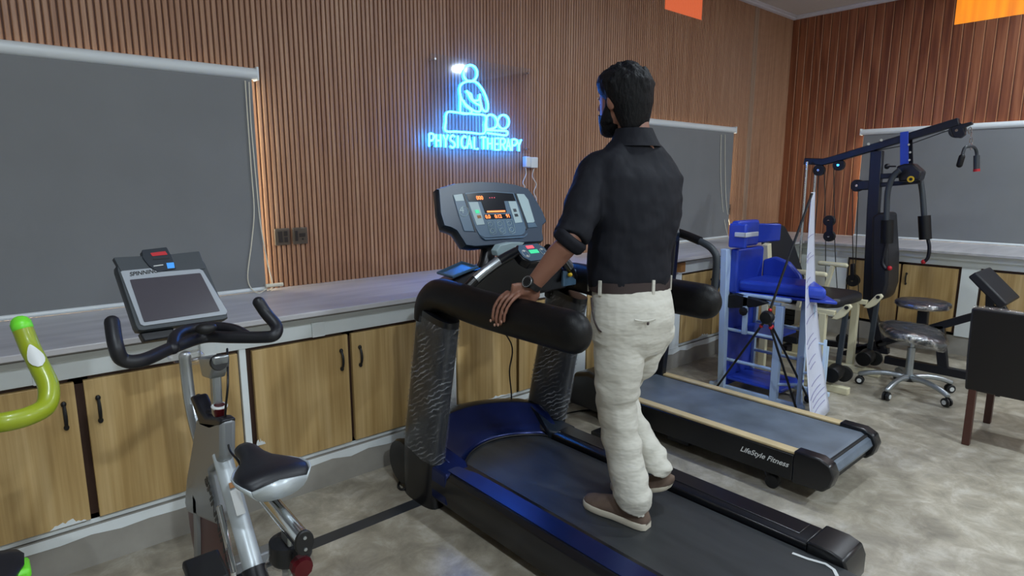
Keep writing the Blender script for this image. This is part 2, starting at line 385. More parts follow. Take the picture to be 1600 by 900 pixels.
# cornice mouldings
m = MB(); m.box((X0, YW-.045, ZC-.03), (X1, YW, ZC)); m.box((X0, YW-.075, ZC-.012), (X1, YW-.03, ZC)); m.build('trim_1', 'cornice', kind='structure', smooth=0, bevel=.006)
m = MB(); m.box((X1-.045, Y0, ZC-.03), (X1, YW-.045, ZC)); m.box((X1-.075, Y0, ZC-.012), (X1-.03, YW-.045, ZC)); m.build('trim_2', 'cornice', kind='structure', smooth=0, bevel=.006)

# window openings (x range, z range)
WINA = [(-1.6, 1.112, .90, 1.93), (4.06, 5.68, .90, 1.88)]
WINB = [(.1, 2.42, .90, 1.88)]     # y range on the right wall
VENTA = (4.56, 5.10, 2.855, 3.08); VENTB = (.75, 1.80, 2.825, 3.08)
# back wall: backing with grooves + raised slats
def holes(segs, a, b, lst):
    """z spans left free for the coordinate interval a..b"""
    out = [(.86, ZC)]
    for (p, q, z0, z1) in lst:
        if b > p and a < q:
            nw = []
            for s0, s1 in out:
                if z0 >= s1 or z1 <= s0: nw.append((s0, s1)); continue
                if z0 > s0: nw.append((s0, z0))
                if z1 < s1: nw.append((z1, s1))
            out = nw
    return out
m = MB(); P = .0262; SW = .0205; D = .009; x = X0
hl = WINA+[VENTA]
while x < 6.86-P:
    for s0, s1 in holes(None, x, x+P, hl):
        m.cur = 0
        pr = [(0, 0), (.0012, -D*.8), (.0045, -D), (SW-.0045, -D), (SW-.0012, -D*.8), (SW, 0)]
        vs = [(x+a, YW+b, z) for z in (s0, s1) for a, b in pr]
        m.add(vs, [(i, i+1, i+7, i+6) for i in range(5)]+[(5, 4, 3, 2, 1, 0), (6, 7, 8, 9, 10, 11)])
        m.cur = 1
        m.add([(x+SW, YW, s0), (x+P, YW, s0), (x+P, YW, s1), (x+SW, YW, s1)], [(0, 1, 2, 3)])
    x += P
m.cur = 1
xs = sorted({X0, X1+.1, *[h for q in hl for h in q[:2]]})
for a, b in zip(xs[:-1], xs[1:]):
    for s0, s1 in holes(None, a+.001, b-.001, hl): m.box((a, YW+.001, s0), (b, YW+.1, s1))
m.box((X0, YW, 0), (X1+.1, YW+.1, .86))
m.build('wall_back', ['slat', 'groove'], kind='structure', smooth=0)
# pale joint strip near the corner
m = MB(); m.box((6.03, YW-.016, .885), (6.075, YW, ZC-.03)); m.box((6.085, YW-.013, .885), (6.115, YW, ZC-.03)); m.build('trim_3', 'strip', kind='structure', smooth=0, bevel=.003)
# right wall: planks with V-grooves
m = MB(); PB = .082; y = YW
hb = WINB+[VENTB]
while y > Y0:
    for s0, s1 in holes(None, y-PB, y, hb):
        m.cur = 0
        pr = [(0, 0), (-.004, .004), (-.004, PB-.010), (0, PB-.006)]
        vs = [(X1+a, y-b, z) for z in (s0, s1) for a, b in pr]
        m.add(vs, [(0, 1, 5, 4), (1, 2, 6, 5)]); m.cur = 2; m.add(vs, [(2, 3, 7, 6)])
        m.cur = 1; m.add([(X1+.0, y-PB+.006, s0), (X1, y-PB, s0), (X1, y-PB, s1), (X1, y-PB+.006, s1)], [(0, 1, 2, 3)])
    y -= PB
m.cur = 1
ys = sorted({Y0, Y1+.1, *[h for q in hb for h in q[:2]]})
for a, b in zip(ys[:-1], ys[1:]):
    for s0, s1 in holes(None, a+.001, b-.001, hb): m.box((X1+.001, a, s0), (X1+.1, b, s1))
m.box((X1, Y0, 0), (X1+.1, Y1+.1, .86))
m.build('wall_right', ['planks', 'groove', 'plank_edge'], kind='structure', smooth=0)
# high vents, covered by the same panelling and lit from behind by daylight
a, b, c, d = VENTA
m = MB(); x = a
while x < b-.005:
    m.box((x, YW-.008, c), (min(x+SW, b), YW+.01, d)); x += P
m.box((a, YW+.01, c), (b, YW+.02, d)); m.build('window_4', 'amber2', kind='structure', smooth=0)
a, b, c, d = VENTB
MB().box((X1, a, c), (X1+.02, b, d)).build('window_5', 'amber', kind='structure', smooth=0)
# windows behind the blinds
def window(n, axis, a, b, z0, z1):
    f = MB(); p = MB()
    def bx(mb, u0, u1, w0, w1, d0, d1):
        if axis == 'y': mb.box((u0, YW+d0, w0), (u1, YW+d1, w1))
        else: mb.box((X1+d0, u0, w0), (X1+d1, u1, w1))
    t = .04
    t = .02
    bx(f, a, b, z0, z0+t, -.004, .06); bx(f, a, b, z1-t, z1, -.004, .06); bx(f, a, a+t, z0+t, z1-t, -.004, .06); bx(f, b-t, b, z0+t, z1-t, -.004, .06)
    mid = (a+b)/2; bx(f, mid-.02, mid+.02, z0+t, z1-t, .012, .06)
    fo = f.build('window_%d' % n, 'white', kind='structure', smooth=0)
    bx(p, a+t, b-t, z0+t, z1-t, .0, .006)
    p.build('pane', 'day', fo, smooth=0)
window(1, 'y', *WINA[0]); window(2, 'y', *WINA[1]); window(3, 'x', *WINB[0])

# ------------------------------------------------------------------ built-in counter: masonry frame (structure), doors (cabinets), worktops
YC = 2.65; XC = 6.09
bays = [(-.84, -.30), (-.29, .78), (.808, 1.812), (1.905, 2.822), (2.96, 3.876), (4.04, 4.955), (5.10, 5.98)]
m = MB()
ed = [X0]
for a, b in bays[1:]: ed += [a, b]
ed += [XC]
for i in range(0, len(ed), 2):
    if ed[i+1]-ed[i] > .001: m.box((ed[i], YC, .16), (ed[i+1], YW, .742))
m.box((X0, YC, .742), (XC, YW, .85))
# raised fascia strips
m.box((X0, YC-.012, .812), (XC, YC, .85))
for x in (-.4, .12, .66, 1.13, 1.86, 2.9, 3.95, 5.02): m.box((x-.03, YC-.012, .742), (x+.03, YC, .812))
m.box((-2.6, YC+.02, .16), (XC, YC+.5, .18))
m.build('trim_4', 'white', kind='structure', smooth=0, bevel=.003)
m = MB(); m.box((X0, YC, 0), (XC+.02, YW, .158)); m.build('baseboard_back', 'plinth', kind='structure', smooth=0)
# sloppy white paint band at the top of the plinth
m = MB(); n = 90; top = [(X0+(XC-X0)*i/n, .16) for i in range(n+1)]
low = [(X0+(XC-X0)*i/n, .135-.02*random.random()) for i in range(n, -1, -1)]
m.prism([(x, YC, z) for x, z in top+low], (0, -.0025, 0)); m.build('trim_5', 'white', kind='structure', smooth=0)
# flaked white paint smears along the lower door edges
m = MB(); rg = random.Random(11)
for xa, xb, zb0, hh in ((.08, .19, .192, .030), (.82, .86, .30, .05), (1.62, 1.80, .192, .022), (.60, .74, .192, .014), (2.02, 2.30, .192, .02), (4.3, 4.47, .192, .025)):
    k = 14; top = [(xa+(xb-xa)*i/k, zb0+hh*rg.uniform(.25, 1)*math.sin(PI*(i+.4)/(k+.8))) for i in range(k+1)]
    m.prism([(x, YC-.0045, z) for x, z in top]+[(xb, YC-.0045, zb0), (xa, YC-.0045, zb0)], (0, -.001, 0))
m.build('trim_11', 'white', kind='structure', smooth=0)
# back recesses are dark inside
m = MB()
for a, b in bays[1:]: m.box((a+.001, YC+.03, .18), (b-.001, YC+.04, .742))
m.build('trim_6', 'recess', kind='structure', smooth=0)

def bow_handle(parent, c, out, up=(0, 0, 1)):
    c = Vector(c); out = Vector(out); u = Vector(up)
    mb = MB(); pts = [c-u*.042+out*.004, c-u*.032+out*.014, c-u*.012+out*.02, c+u*.012+out*.02, c+u*.032+out*.014, c+u*.042+out*.004]
    mb.tube(cr(pts, 3), lambda t: .0045+.002*math.sin(PI*t), 8)
    mb.ell(c-u*.044+out*.004, (.009, .009, .011), 10, 6); mb.ell(c+u*.044+out*.004, (.009, .009, .011), 10, 6)
    return mb.build('handle', 'ink', parent)
def door(name, axis, a, b, z0, z1, hside, parent):
    mb = MB()
    if axis == 'y': mb.box((a, YC-.004, z0), (b, YC+.018, z1))
    else: mb.box((XC-.004, a, z0), (XC+.018, b, z1))
    dobj = mb.build(name, 'cabdoor', parent, bevel=.002)
    hp = (b-.038) if hside > 0 else (a+.038)
    if axis == 'y': bow_handle(dobj, (hp, YC-.006, .612), (0, -1, 0))
    else: bow_handle(dobj, (XC-.006, hp, .60), (-1, 0, 0))
    return dobj
cablabels = ['built-in cabinet door at the far left edge of the back counter',
             'wood-laminate cabinet under the counter behind the green exercise-bike handlebar',
             'wood-laminate cabinet between the grey exercise bike and the wrapped treadmill post',
             'wood-laminate cabinet seen through the opening under the treadmill arm',
             'wood-laminate cabinet behind the walking man',
             'wood-laminate cabinet between the treadmill arm and the blue therapy chair',
             'last wood-laminate cabinet of the back counter, behind the blue therapy chair']
for i, (a, b) in enumerate(bays):
    if i == 0: continue
    t = thing('cabinet', cablabels[i], 'cabinet', ((a+b)/2, YC, .16), 'cabinets under the back counter')
    mid = [None, .219, 1.283, 2.355, 3.42, 4.497, 5.54][i]
    zt = .728
    l0 = a+(.024 if i == 2 else .008)
    door('door', 'y', l0, mid-(.014 if i == 1 else .010), .19, zt, 1, t)
    door('door', 'y', mid+(.014 if i == 1 else .010), b-.008, .19, zt, -1, t)
    fr = MB(); fr.box((a+.001, YC+.019, .181), (a+.03, YC+.03, .741)); fr.box((b-.03, YC+.019, .181), (b-.001, YC+.03, .741))
    fr.box((mid-.03, YC+.019, .181), (mid+.03, YC+.03, .741)); fr.box((a+.03, YC+.019, .715), (b-.03, YC+.03, .741)); fr.box((a+.03, YC+.019, .181), (b-.03, YC+.03, .2))
    fr.build('frame', 'recess', t, smooth=0)
# right-wall run
baysB = [(1.342, 2.225), (.36, 1.215)]
m = MB(); e = [YW]
for a, b in baysB: e += [b, a]
e += [Y0]
for i in range(0, len(e), 2): m.box((XC, e[i+1], .16), (X1, e[i], .742))
m.box((XC, Y0, .742), (X1, YC, .80)); m.box((XC-.06, Y0, .80), (X1, YC-.0, .85))
m.build('trim_7', 'white', kind='structure', smooth=0, bevel=.003)
m = MB(); m.box((XC+.02, Y0, 0), (X1, YC-.001, .158)); m.build('baseboard_right', 'plinth', kind='structure', smooth=0)
m = MB()
for a, b in baysB: m.box((XC+.03, a+.001, .18), (XC+.04, b-.001, .742))
m.build('trim_8', 'recess', kind='structure', smooth=0)
labB = ['wood-laminate cabinet under the right counter behind the black multi-gym', 'wood-laminate cabinet under the right counter behind the tilted preacher pad', None]
for i, (a, b) in enumerate(baysB[:2]):
    t = thing('cabinet', labB[i], 'cabinet', (XC, (a+b)/2, .16), 'cabinets under the right counter')
    mid = [1.778, .79][i]
    door('door', 'x', a+.02, mid-.009, .19, .722, 1, t); door('door', 'x', mid+.009, b-.02, .19, .722, -1, t)
    fr = MB()
    for p, q in ((a+.001, a+.035), (b-.035, b-.001), (mid-.03, mid+.03)): fr.box((XC+.019, p, .181), (XC+.03, q, .741))
    fr.box((XC+.019, a+.03, .708), (XC+.03, b-.03, .741)); fr.build('frame', 'recess', t, smooth=0)
# worktops
m = MB(); m.box((X0, 2.56, .856), (5.92, YW, .88)); o = m.build('worktop', 'worktop', bevel=.004)
tag(o, 'long pale grey stone worktop along the back wall', 'counter')
MB().box((X0, 2.566, .85), (5.92, YC, .856)).build('trim_9', 'edge', kind='structure', smooth=0)  # shadow line under the worktop, built as a dark strip
m = MB(); m.box((5.922, Y0, .856), (X1, YW, .88)); o = m.build('worktop', 'worktop', bevel=.004)
tag(o, 'pale worktop along the right wall under the third blind', 'counter')
# black inlay stripe in the floor
MB().box((X0, 2.203, 0), (1.98, 2.27, .0012)).build('trim_10', mat('stripe_granite', (48, 52, 58), .3, var=.1), kind='structure', smooth=0)

# ------------------------------------------------------------------ roller blinds
def chain(pts, parent):
    mb = MB(); mb.tube(cr(pts, 6), .0028, 6); return mb.build('chain', 'cord', parent)
def blind(a, b, ztop, axis, label, endr=True):
    off = .052
    def T(u, d, z): return (u, YW-d, z) if axis == 'y' else (X1-d, u, z)
    t = thing('roller_blind', label, 'blind', T((a+b)/2, off, .885), 'grey roller blinds')
    mb = MB(); mb.cyl(T(a, off, ztop-.028), T(b, off, ztop-.028), .028, 20); mb.build('headrail', 'rail', t)
    for u in (a, b):
        s_ = 1 if u == b else -1
        mb = MB(); mb.box(T(u, .013, ztop-.058), T(u+s_*.012, .075, ztop+.006)); mb.build('bracket', 'rail', t, bevel=.003)
    mb = MB(); mb.box(T(a+.02, off+.006, .895), T(b-.022, off+.008, ztop-.045)); mb.build('fabric', 'blind', t, smooth=0)
    mb = MB(); mb.box(T(a+.02, off+.0035, .895), T(b-.022, off+.0055, ztop-.045)); mb.build('white_lining', 'rail', t, smooth=0)  # unseen white layer added to bounce window light onto the slats
    mb = MB()
    mb.cyl(T(a+.02, off+.007, .892), T(b-.02, off+.007, .892), .011, 12); mb.build('bottom_bar', 'rail', t)
    return t
b1 = blind(-1.75, 1.13, 1.992, 'y', 'large grey roller blind at the left, behind the exercise bike')
b2 = blind(3.98, 5.70, 1.955, 'y', 'grey roller blind on the back wall, behind the man in the black shirt')
b3 = blind(-.05, 2.47, 1.947, 'x', 'grey roller blind on the right wall behind the black multi-gym')
yc = YW-.07
def CHP(p):
    v = QY(*p, yc); return v if v.z > .885 else QZ(*p, .885)
chain([CHP(p) for p in [(383, 126), (388, 200), (393, 270), (397, 330), (393, 380), (387, 430), (392, 450), (404, 458), (416, 452), (424, 452), (425, 440), (418, 410), (407, 350), (399, 270), (392, 190), (389, 128)]], b1)
m = MB(); m.cyl(QY(415, 447, 3.20), QY(442, 444, 3.20), .010, 10); m.build('bar_end', 'cord', b1)
chain([CHP(p) for p in [(1127, 210), (1126, 260), (1128, 310), (1133, 350), (1140, 376), (1144, 380), (1142, 360), (1135, 320), (1133, 260), (1133, 210)]], b2)

# wall sockets
def plate(cx, cz, label, style, w_=.082, h_=.09):
    y = YW-.012; t = thing('switch_plate', label, 'socket', (cx, y, cz), 'dark metal wall plates')
    MB().box((cx-w_/2, y-.010, cz-h_/2), (cx+w_/2, y, cz+h_/2)).build('plate', 'metalplate', t, bevel=.004)
    mb = MB()
    if style == 0:
        mb.box((cx-.026, y-.013, cz-.03), (cx+.0, y-.01, cz+.03)); mb.box((cx+.006, y-.013, cz-.03), (cx+.028, y-.01, cz-.002)); mb.box((cx+.006, y-.013, cz+.004), (cx+.028, y-.01, cz+.03))
    else:
        mb.box((cx-.03, y-.013, cz-.028), (cx-.014, y-.01, cz+.028)); mb.box((cx-.006, y-.013, cz-.006), (cx+.028, y-.01, cz+.014)); mb.cyl((cx+.012, y-.01, cz-.018), (cx+.012, y-.013, cz-.018), .006, 10)
    mb.build('buttons', 'switch', t, bevel=.002)
plate(1.225, 1.152, 'left one of the two dark metal socket plates beside the large blind', 0)
plate(1.322, 1.152, 'right one of the two dark metal socket plates beside the large blind', 1)
plate(5.735, 1.155, 'dark wall plate beside the second blind, above the blue chair', 1, .075, .11)

# ================================================================== NEON SIGN
sg = thing('neon_sign', 'blue neon sign on clear acrylic reading PHYSICAL THERAPY on the slatted wall', 'sign', (2.6, 3.24, 1.64))
ys = 3.215
def SP(p): return QY(p[0], p[1], ys)
c_ = [SP(p) for p in [(666, 91), (818, 116), (818, 242), (663, 236)]]
x0, x1 = 2.165, 2.985; z0, z1 = 1.63, 2.195
m = MB(); m.box((x0, ys+.006, z0), (x1, ys+.010, z1)); m.build('acrylic_panel', 'acrylic', sg, smooth=0)
for (cx, cz) in ((x0+.03, z1-.03), (x1-.03, z1-.03), (x0+.03, z0+.03), (x1-.03, z0+.03)):
    m = MB(); m.cyl((cx, ys, cz), (cx, YW-.011, cz), .007, 12); m.build('standoff', 'chrome', sg)
def ZP(zx, zy): return SP((640+zx*220/861, 80+zy*230/900))   # from the enlarged view
def neon(lst, closed=False, r=.0060, name='neon_tube', n=5):
    mb = MB()
    pts = cr([ZP(*p) for p in lst], n, closed); mb.tube(pts, r, 8, up=(0, 1, 0), closed=closed); return mb
import math as _m
fig = MB()
def addm(a, b):
    a.add(b.v, b.f)
el = lambda cx, cy, rx, ry, k=14: [(cx+rx*math.cos(2*PI*i/k), cy+ry*math.sin(2*PI*i/k)) for i in range(k)]
addm(fig, neon(el(372, 135, 42, 50), True, n=3))
m = neon([(340, 188), (312, 210), (310, 262), (330, 310), (375, 350), (405, 368), (432, 366), (434, 335), (405, 318), (375, 290), (352, 245), (352, 250), (375, 262), (385, 295), (405, 302), (424, 296), (430, 265), (432, 300), (445, 350), (462, 368), (478, 358), (478, 315), (455, 250), (425, 205), (400, 185)])
addm(fig, m)
addm(fig, neon([(340, 188), (370, 182), (400, 185)])); addm(fig, neon([(312, 262), (311, 320), (310, 372)])); addm(fig, neon([(330, 300), (345, 335), (378, 360), (375, 378), (345, 384), (318, 380)]))
addm(fig, neon([(300, 376), (245, 370), (225, 385), (222, 430), (220, 487), (290, 492), (370, 498), (455, 503), (462, 450), (465, 395), (400, 385), (300, 376)], n=3))
addm(fig, neon([(472, 398), (472, 470), (505, 474), (530, 460), (536, 430), (522, 400), (495, 388), (472, 398)]))
addm(fig, neon(el(574, 432, 34, 42), True, n=3))
addm(fig, neon([(470, 482), (530, 485), (590, 488), (600, 500), (590, 514), (530, 508), (475, 500)]))
fig.build('figure_tubes', 'cyan', sg)
L = {'P': [[(0, 1), (0, 0)], [(0, 0), (.6, .0), (.95, .2), (.6, .5), (0, .52)]], 'H': [[(0, 0), (0, 1)], [(.8, 0), (.8, 1)], [(0, .5), (.8, .5)]],
     'Y': [[(0, 0), (.42, .5), (.85, 0)], [(.42, .5), (.42, 1)]], 'S': [[(.8, .12), (.45, 0), (.05, .15), (.1, .4), (.7, .6), (.8, .85), (.4, 1), (0, .88)]],
     'I': [[(.1, 0), (.1, 1)]], 'C': [[(.85, .12), (.5, 0), (.1, .2), (0, .5), (.1, .8), (.5, 1), (.85, .88)]], 'A': [[(0, 1), (.42, 0), (.85, 1)], [(.18, .62), (.66, .62)]],
     'L': [[(0, 0), (0, 1), (.7, 1)]], 'T': [[(0, 0), (.9, 0)], [(.45, 0), (.45, 1)]], 'E': [[(.75, 0), (0, 0), (0, 1), (.75, 1)], [(0, .5), (.65, .5)]],
     'R': [[(0, 1), (0, 0)], [(0, 0), (.6, .0), (.9, .2), (.6, .48), (0, .5)], [(.4, .5), (.85, 1)]]}
wds = [('P', 120), ('H', 163), ('Y', 207), ('S', 250), ('I', 292), ('C', 318), ('A', 352), ('L', 396), ('T', 437), ('H', 478), ('E', 522), ('R', 556), ('A', 590), ('P', 627), ('Y', 655)]
let = MB()
for ch, lx in wds:
    k = (lx-120)/560; ty = 505+38*k; hh = 78-10*k; ww = 33
    for st in L[ch]:
        pts = [ZP(lx+px*ww, ty+py*hh) for px, py in st]
        if ch in 'SCPR' and len(pts) > 4: pts = cr(pts, 4)
        let.tube(pts, .0060, 8, up=(0, 1, 0))
let.build('lettering', 'cyan', sg, )
# adaptor and cable by the sign
t = thing('plug_adaptor', 'white plug adaptor on the wall at the lower right of the neon sign', 'plug', (3.08, 3.25, 1.49))
m = MB(); p = QY(833, 254, 3.24); m.box((p.x-.035, 3.225, p.z-.037), (p.x+.035, YW-.011, p.z+.037)); m.build('socket_box', 'rail', t, bevel=.005)
p2 = QY(822, 253, 3.22); m = MB(); m.box((p2.x-.022, 3.195, p2.z-.036), (p2.x+.022, 3.235, p2.z+.036)); m.build('adaptor', 'rail', t, bevel=.006)
m = MB(); m.tube(cr([QY(*q, 3.21) for q in [(821, 262), (822, 272), (817, 285), (820, 292), (816, 300)]], 5), .0028, 6)
m.tube(cr([QY(*q, 3.24) for q in [(834, 264), (832, 276), (838, 288), (834, 300), (838, 312), (834, 330), (836, 350)]], 5), .0028, 6); m.build('cable', 'rail', t)

# ================================================================== MAIN TREADMILL
T = thing('treadmill', 'large black treadmill with wrapped posts and console, the man walking on it', 'treadmill', (1.8, 1.45, 0))
BZ = .17
# deck frame and belt
m = MB(); m.box((1.50, .70, .05), (2.10, 2.30, BZ-.012)); m.build('deck', 'rubber', T, bevel=.01)
m = MB(); pr = [(.66, .115), (.62, .125), (.605, .145), (.62, .165), (.66, BZ), (1.4, BZ), (2.34, BZ), (2.36, .12)]
m.prism([(1.545, y, z) for y, z in pr], (.515, 0, 0)); m.build('running_belt', 'belt1', T, bevel=.003)
mk = MB(); mk.beam([QZ(*p, BZ+.0015) for p in [(1238, 864), (1262, 873), (1290, 881), (1303, 890), (1308, 900)]], .012, .001)
mk.build('worn_edge', 'label', T)
# side rails: upper step plates and lower skirts
for s_ in (0, 1):
    m = MB()
    if s_ == 0: prof = [(1.405, .05), (1.392, .12), (1.40, .185), (1.42, .203), (1.53, .203), (1.548, .192), (1.548, .10), (1.52, .05)]
    else: prof = [(2.215, .05), (2.222, .12), (2.212, .185), (2.195, .203), (2.085, .203), (2.066, .192), (2.066, .10), (2.09, .05)]
    m.loft([[(x, y, z) for x, z in prof] for y in (.80, 1.4, 2.0, 2.18)])
    m.build('side_rail', ['satin'], T, bevel=.004)
    m = MB()
    xx = 1.425 if s_ == 0 else 2.098
    if s_ == 1: m.box((xx, .84, .203), (xx+.088, 2.05, .207))
    else: m.prism([(xx+.0, .86, .203), (xx+.09, .86, .203), (xx+.09, 1.75, .203), (xx+.085, 1.95, .203), (xx+.06, 2.06, .203), (xx+.0, 2.10, .203)], (0, 0, .004))
    m.build('step_plate', 'satin' if s_ else 'hood', T, bevel=.002)  # left plate takes the painted neon reflection, right one stays black
    # rear end cap
    m = MB(); a, b = (1.392, 1.552) if s_ == 0 else (2.060, 2.226)
    m.prism([(a, y, z) for y, z in [(.80, .045), (.80, .208), (.72, .208), (.675, .195), (.66, .16), (.66, .09), (.68, .045)]], (b-a, 0, 0))
    m.build('rear_cap', 'black', T, bevel=.008)
# front motor hood, an arch over the belt start
def arch(y, zc, zs, xs=(1.42, 2.20), n=18):
    return [(xs[0]+(xs[1]-xs[0])*i/n, y, zs+(zc-zs)*math.sin(PI*i/n)**.55) for i in range(n+1)]
m = MB(); rows = []
n = 20
def hoodrow(yedge, ymid, zedge, zmid, x0=1.43, x1=2.19):
    r = []
    for i in range(n+1):
        t = i/n; k = math.sin(PI*t)**.6
        r.append((x0+(x1-x0)*t, yedge+(ymid-yedge)*k, zedge+(zmid-zedge)*k))
    return r
rows = [hoodrow(2.06, 2.235, .172, .175, 1.53, 2.08), hoodrow(2.075, 2.245, .19, .19, 1.50, 2.11), hoodrow(2.12, 2.31, .215, .205, 1.47, 2.14), hoodrow(2.2, 2.42, .255, .25, 1.45, 2.16), hoodrow(2.235, 2.455, .272, .278, 1.45, 2.16), hoodrow(2.25, 2.465, .274, .283, 1.45, 2.16), hoodrow(2.30, 2.50, .272, .282, 1.44, 2.17),
        hoodrow(2.34, 2.54, .262, .27), hoodrow(2.40, 2.575, .20, .21), hoodrow(2.42, 2.58, .06, .06)]
vs = [v for r in rows for v in r]; fs = [(i*(n+1)+j, i*(n+1)+j+1, (i+1)*(n+1)+j+1, (i+1)*(n+1)+j) for i in range(len(rows)-1) for j in range(n)]
m.add(vs, fs[:n*4]); m.cur = 1; m.f += [list(q) for q in fs[n*4:]]; m.mi += [1]*len(fs[n*4:]); ho = m.build('motor_hood', ['hood', 'satin'], T, smooth=60); md = ho.modifiers.new('s', 'SOLIDIFY'); md.thickness = .008; md.offset = -1  # bowl rows carry the blue reflection colour, rim rows stay black
m = MB(); rowA = hoodrow(2.055, 2.228, .176, .179, 1.535, 2.075); m.tube(rowA, .004, 6); m.build('hood_seam', 'ink', T)
# shoulders linking hood and rails
for s_ in (0, 1):
    m = MB()
    if s_ == 0: pts = [(1.395, 2.03, .205), (1.52, 2.03, .205), (1.545, 2.08, .205), (1.50, 2.20, .262), (1.46, 2.34, .272), (1.395, 2.34, .22)]
    else: pts = [(2.205, 2.03, .205), (2.09, 2.03, .205), (2.055, 2.08, .205), (2.10, 2.20, .262), (2.14, 2.34, .272), (2.205, 2.34, .22)]
    low = [(x, y, .06) for x, y, z in pts]
    m.loft([low, pts]); m.build('hood_shoulder', 'hood' if s_ == 0 else 'slate3', T, bevel=.01)  # left shoulder coloured with the neon's blue reflection
m = MB(); m.box((1.47, 2.18, .0), (2.13, 2.50, .10)); m.build('front_foot', 'black', T, bevel=.02)
for x in (1.42, 2.20):
    m = MB(); m.lathe((x-.02 if x > 2 else x-.03, 2.40, .13), [(.0, 0), (.105, .004), (.112, .02), (.105, .05), (.0, .052)], 24, (1, 0, 0)); m.build('front_wheel', 'black', T)
# posts
def post(xc, name_lbl):
    pth = cr([(xc, 2.255, .0), (xc, 2.25, .2), (xc, 2.20, .45), (xc, 2.15, .68), (xc, 2.105, .90)], 6)
    def ring(t, i):
        a = .048; b = .128-.005*t; return [(a*abs(math.cos(u))**.6*(1 if math.cos(u) > 0 else -1), b*abs(math.sin(u))**.75*(1 if math.sin(u) > 0 else -1)) for u in [2*PI*j/24 for j in range(24)]]
    mb = MB(); mb.sweep(pth, ring, up=(0, 1, 0)); po = mb.build('upright_post', 'satin', T)
    # film wrap as a shell around the post
    pw = [p for p in pth if .22 < p.z < .89]
    def ring2(t, i):
        rr = ring(t, i); k = random.Random(i*7+int(xc*10)); return [(a*(1.06+.10*k.random()), b*(1.02+.045*k.random())) for a, b in rr]
    mb = MB(); mb.sweep(pw, ring2, up=(0, 1, 0), cap=False); mb.build('plastic_wrap', 'postwrap', po)
post(1.425, ''); post(2.205, '')
# padded arms
def arm(xc):
    pts = [(xc, 2.195, .86), (xc, 2.175, .93), (xc, 2.10, .975), (xc, 1.98, .975), (xc, 1.80, .965), (xc, 1.60, .963), (xc, 1.45, .963), (xc, 1.34, .962)]
    P_ = cr(pts, 5); n_ = len(P_)
    def ring(t, i):
        a = .055; b = .062 if t < .15 else .073
        b = float(np.interp(t, [0, .12, .25, .5, 1], [.05, .058, .068, .074, .073]))
        return [(a*math.cos(u), b*math.sin(u)) for u in [2*PI*j/22 for j in range(22)]]
    mb = MB(); last = P_[-1]
    ext = [Vector(last)+Vector((0, -.075*math.sin(k), 0)) for k in (.3, .6, .9, 1.2, 1.5)]
    sc = [math.cos(k) for k in (.3, .6, .9, 1.2, 1.5)]
    allp = list(P_)+ext; N_ = len(allp)
    def ring2(t, i):
        if i < n_: return ring(i/(n_-1), i)
        k = sc[i-n_]**.8; return [(a*k, b*k) for a, b in ring(1, 0)]
    mb.sweep(allp, ring2, up=(0, 0, 1)); return mb.build('arm_pad', 'foam', T)
arm(1.425); arm(2.205)
# cross console body between the arms
m = MB()
m.loft([[(1.46, 2.06, .93), (1.46, 2.24, .93), (1.46, 2.24, 1.00), (1.46, 2.10, 1.02)], [(1.60, 2.02, .93), (1.60, 2.26, .93), (1.60, 2.26, 1.04), (1.60, 2.10, 1.06)],
        [(1.80, 2.0, .93), (1.80, 2.27, .93), (1.80, 2.27, 1.07), (1.80, 2.08, 1.09)], [(2.0, 2.02, .93), (2.0, 2.26, .93), (2.0, 2.26, 1.04), (2.0, 2.10, 1.06)], [(2.17, 2.06, .93), (2.17, 2.24, .93), (2.17, 2.24, 1.0), (2.17, 2.10, 1.02)]])
m.build('console_bridge', 'satin', T, bevel=.015, seg=3)
# cup trays with silver rims
for xa in (1.50, 1.98):
    m = MB(); q = [(xa, 2.10, 1.045), (xa+.13, 2.10, 1.075), (xa+.13, 2.21, 1.085), (xa, 2.21, 1.05)] if xa < 1.8 else [(xa, 2.10, 1.075), (xa+.13, 2.10, 1.045), (xa+.13, 2.21, 1.05), (xa, 2.21, 1.085)]
    m.tube(q, .007, 8, closed=True); m.build('tray_rim', 'slate2', T)
    m = MB(); m.prism([(x, y, z-.004) for x, y, z in q], (0, 0, .003)); m.build('tray', 'slate2', T)
# side hand shields sloping down from the keypad to the arms
for s_ in (-1, 1):
    m = MB(); cx = 1.81
    pts = cr([(cx+s_*.365, 2.02, .95), (cx+s_*.28, 1.99, 1.04), (cx+s_*.18, 1.96, 1.11), (cx+s_*.09, 1.94, 1.15)], 5)
    m.tube(pts, [.02, .022, .024, .024, .022], 10); m.build('grip_bar', 'satin', T)
    m = MB(); m.tube([p+Vector((0, -.007, .007)) for p in pts[5:11]], .0205, 10); m.build('pulse_sensor', 'silver', T)
m = MB()
m.prism([(1.50, 2.03, .93), (2.12, 2.03, .93), (2.10, 2.0, 1.0), (1.98, 1.97, 1.10), (1.90, 1.955, 1.135), (1.72, 1.955, 1.135), (1.64, 1.97, 1.10), (1.52, 2.0, 1.0)], (0, .05, 0))
m.build('apron', 'satin', T, bevel=.012)
m = MB(); m.box((2.05, 1.985, .955), (2.14, 2.0, 1.03)); m.build('side_button_plate', 'slate2', T, bevel=.004)
m = MB(); m.ell((2.085, 1.975, 1.01), (.012, .012, .010), 12, 8); m.build('safety_key', 'yellow', T)
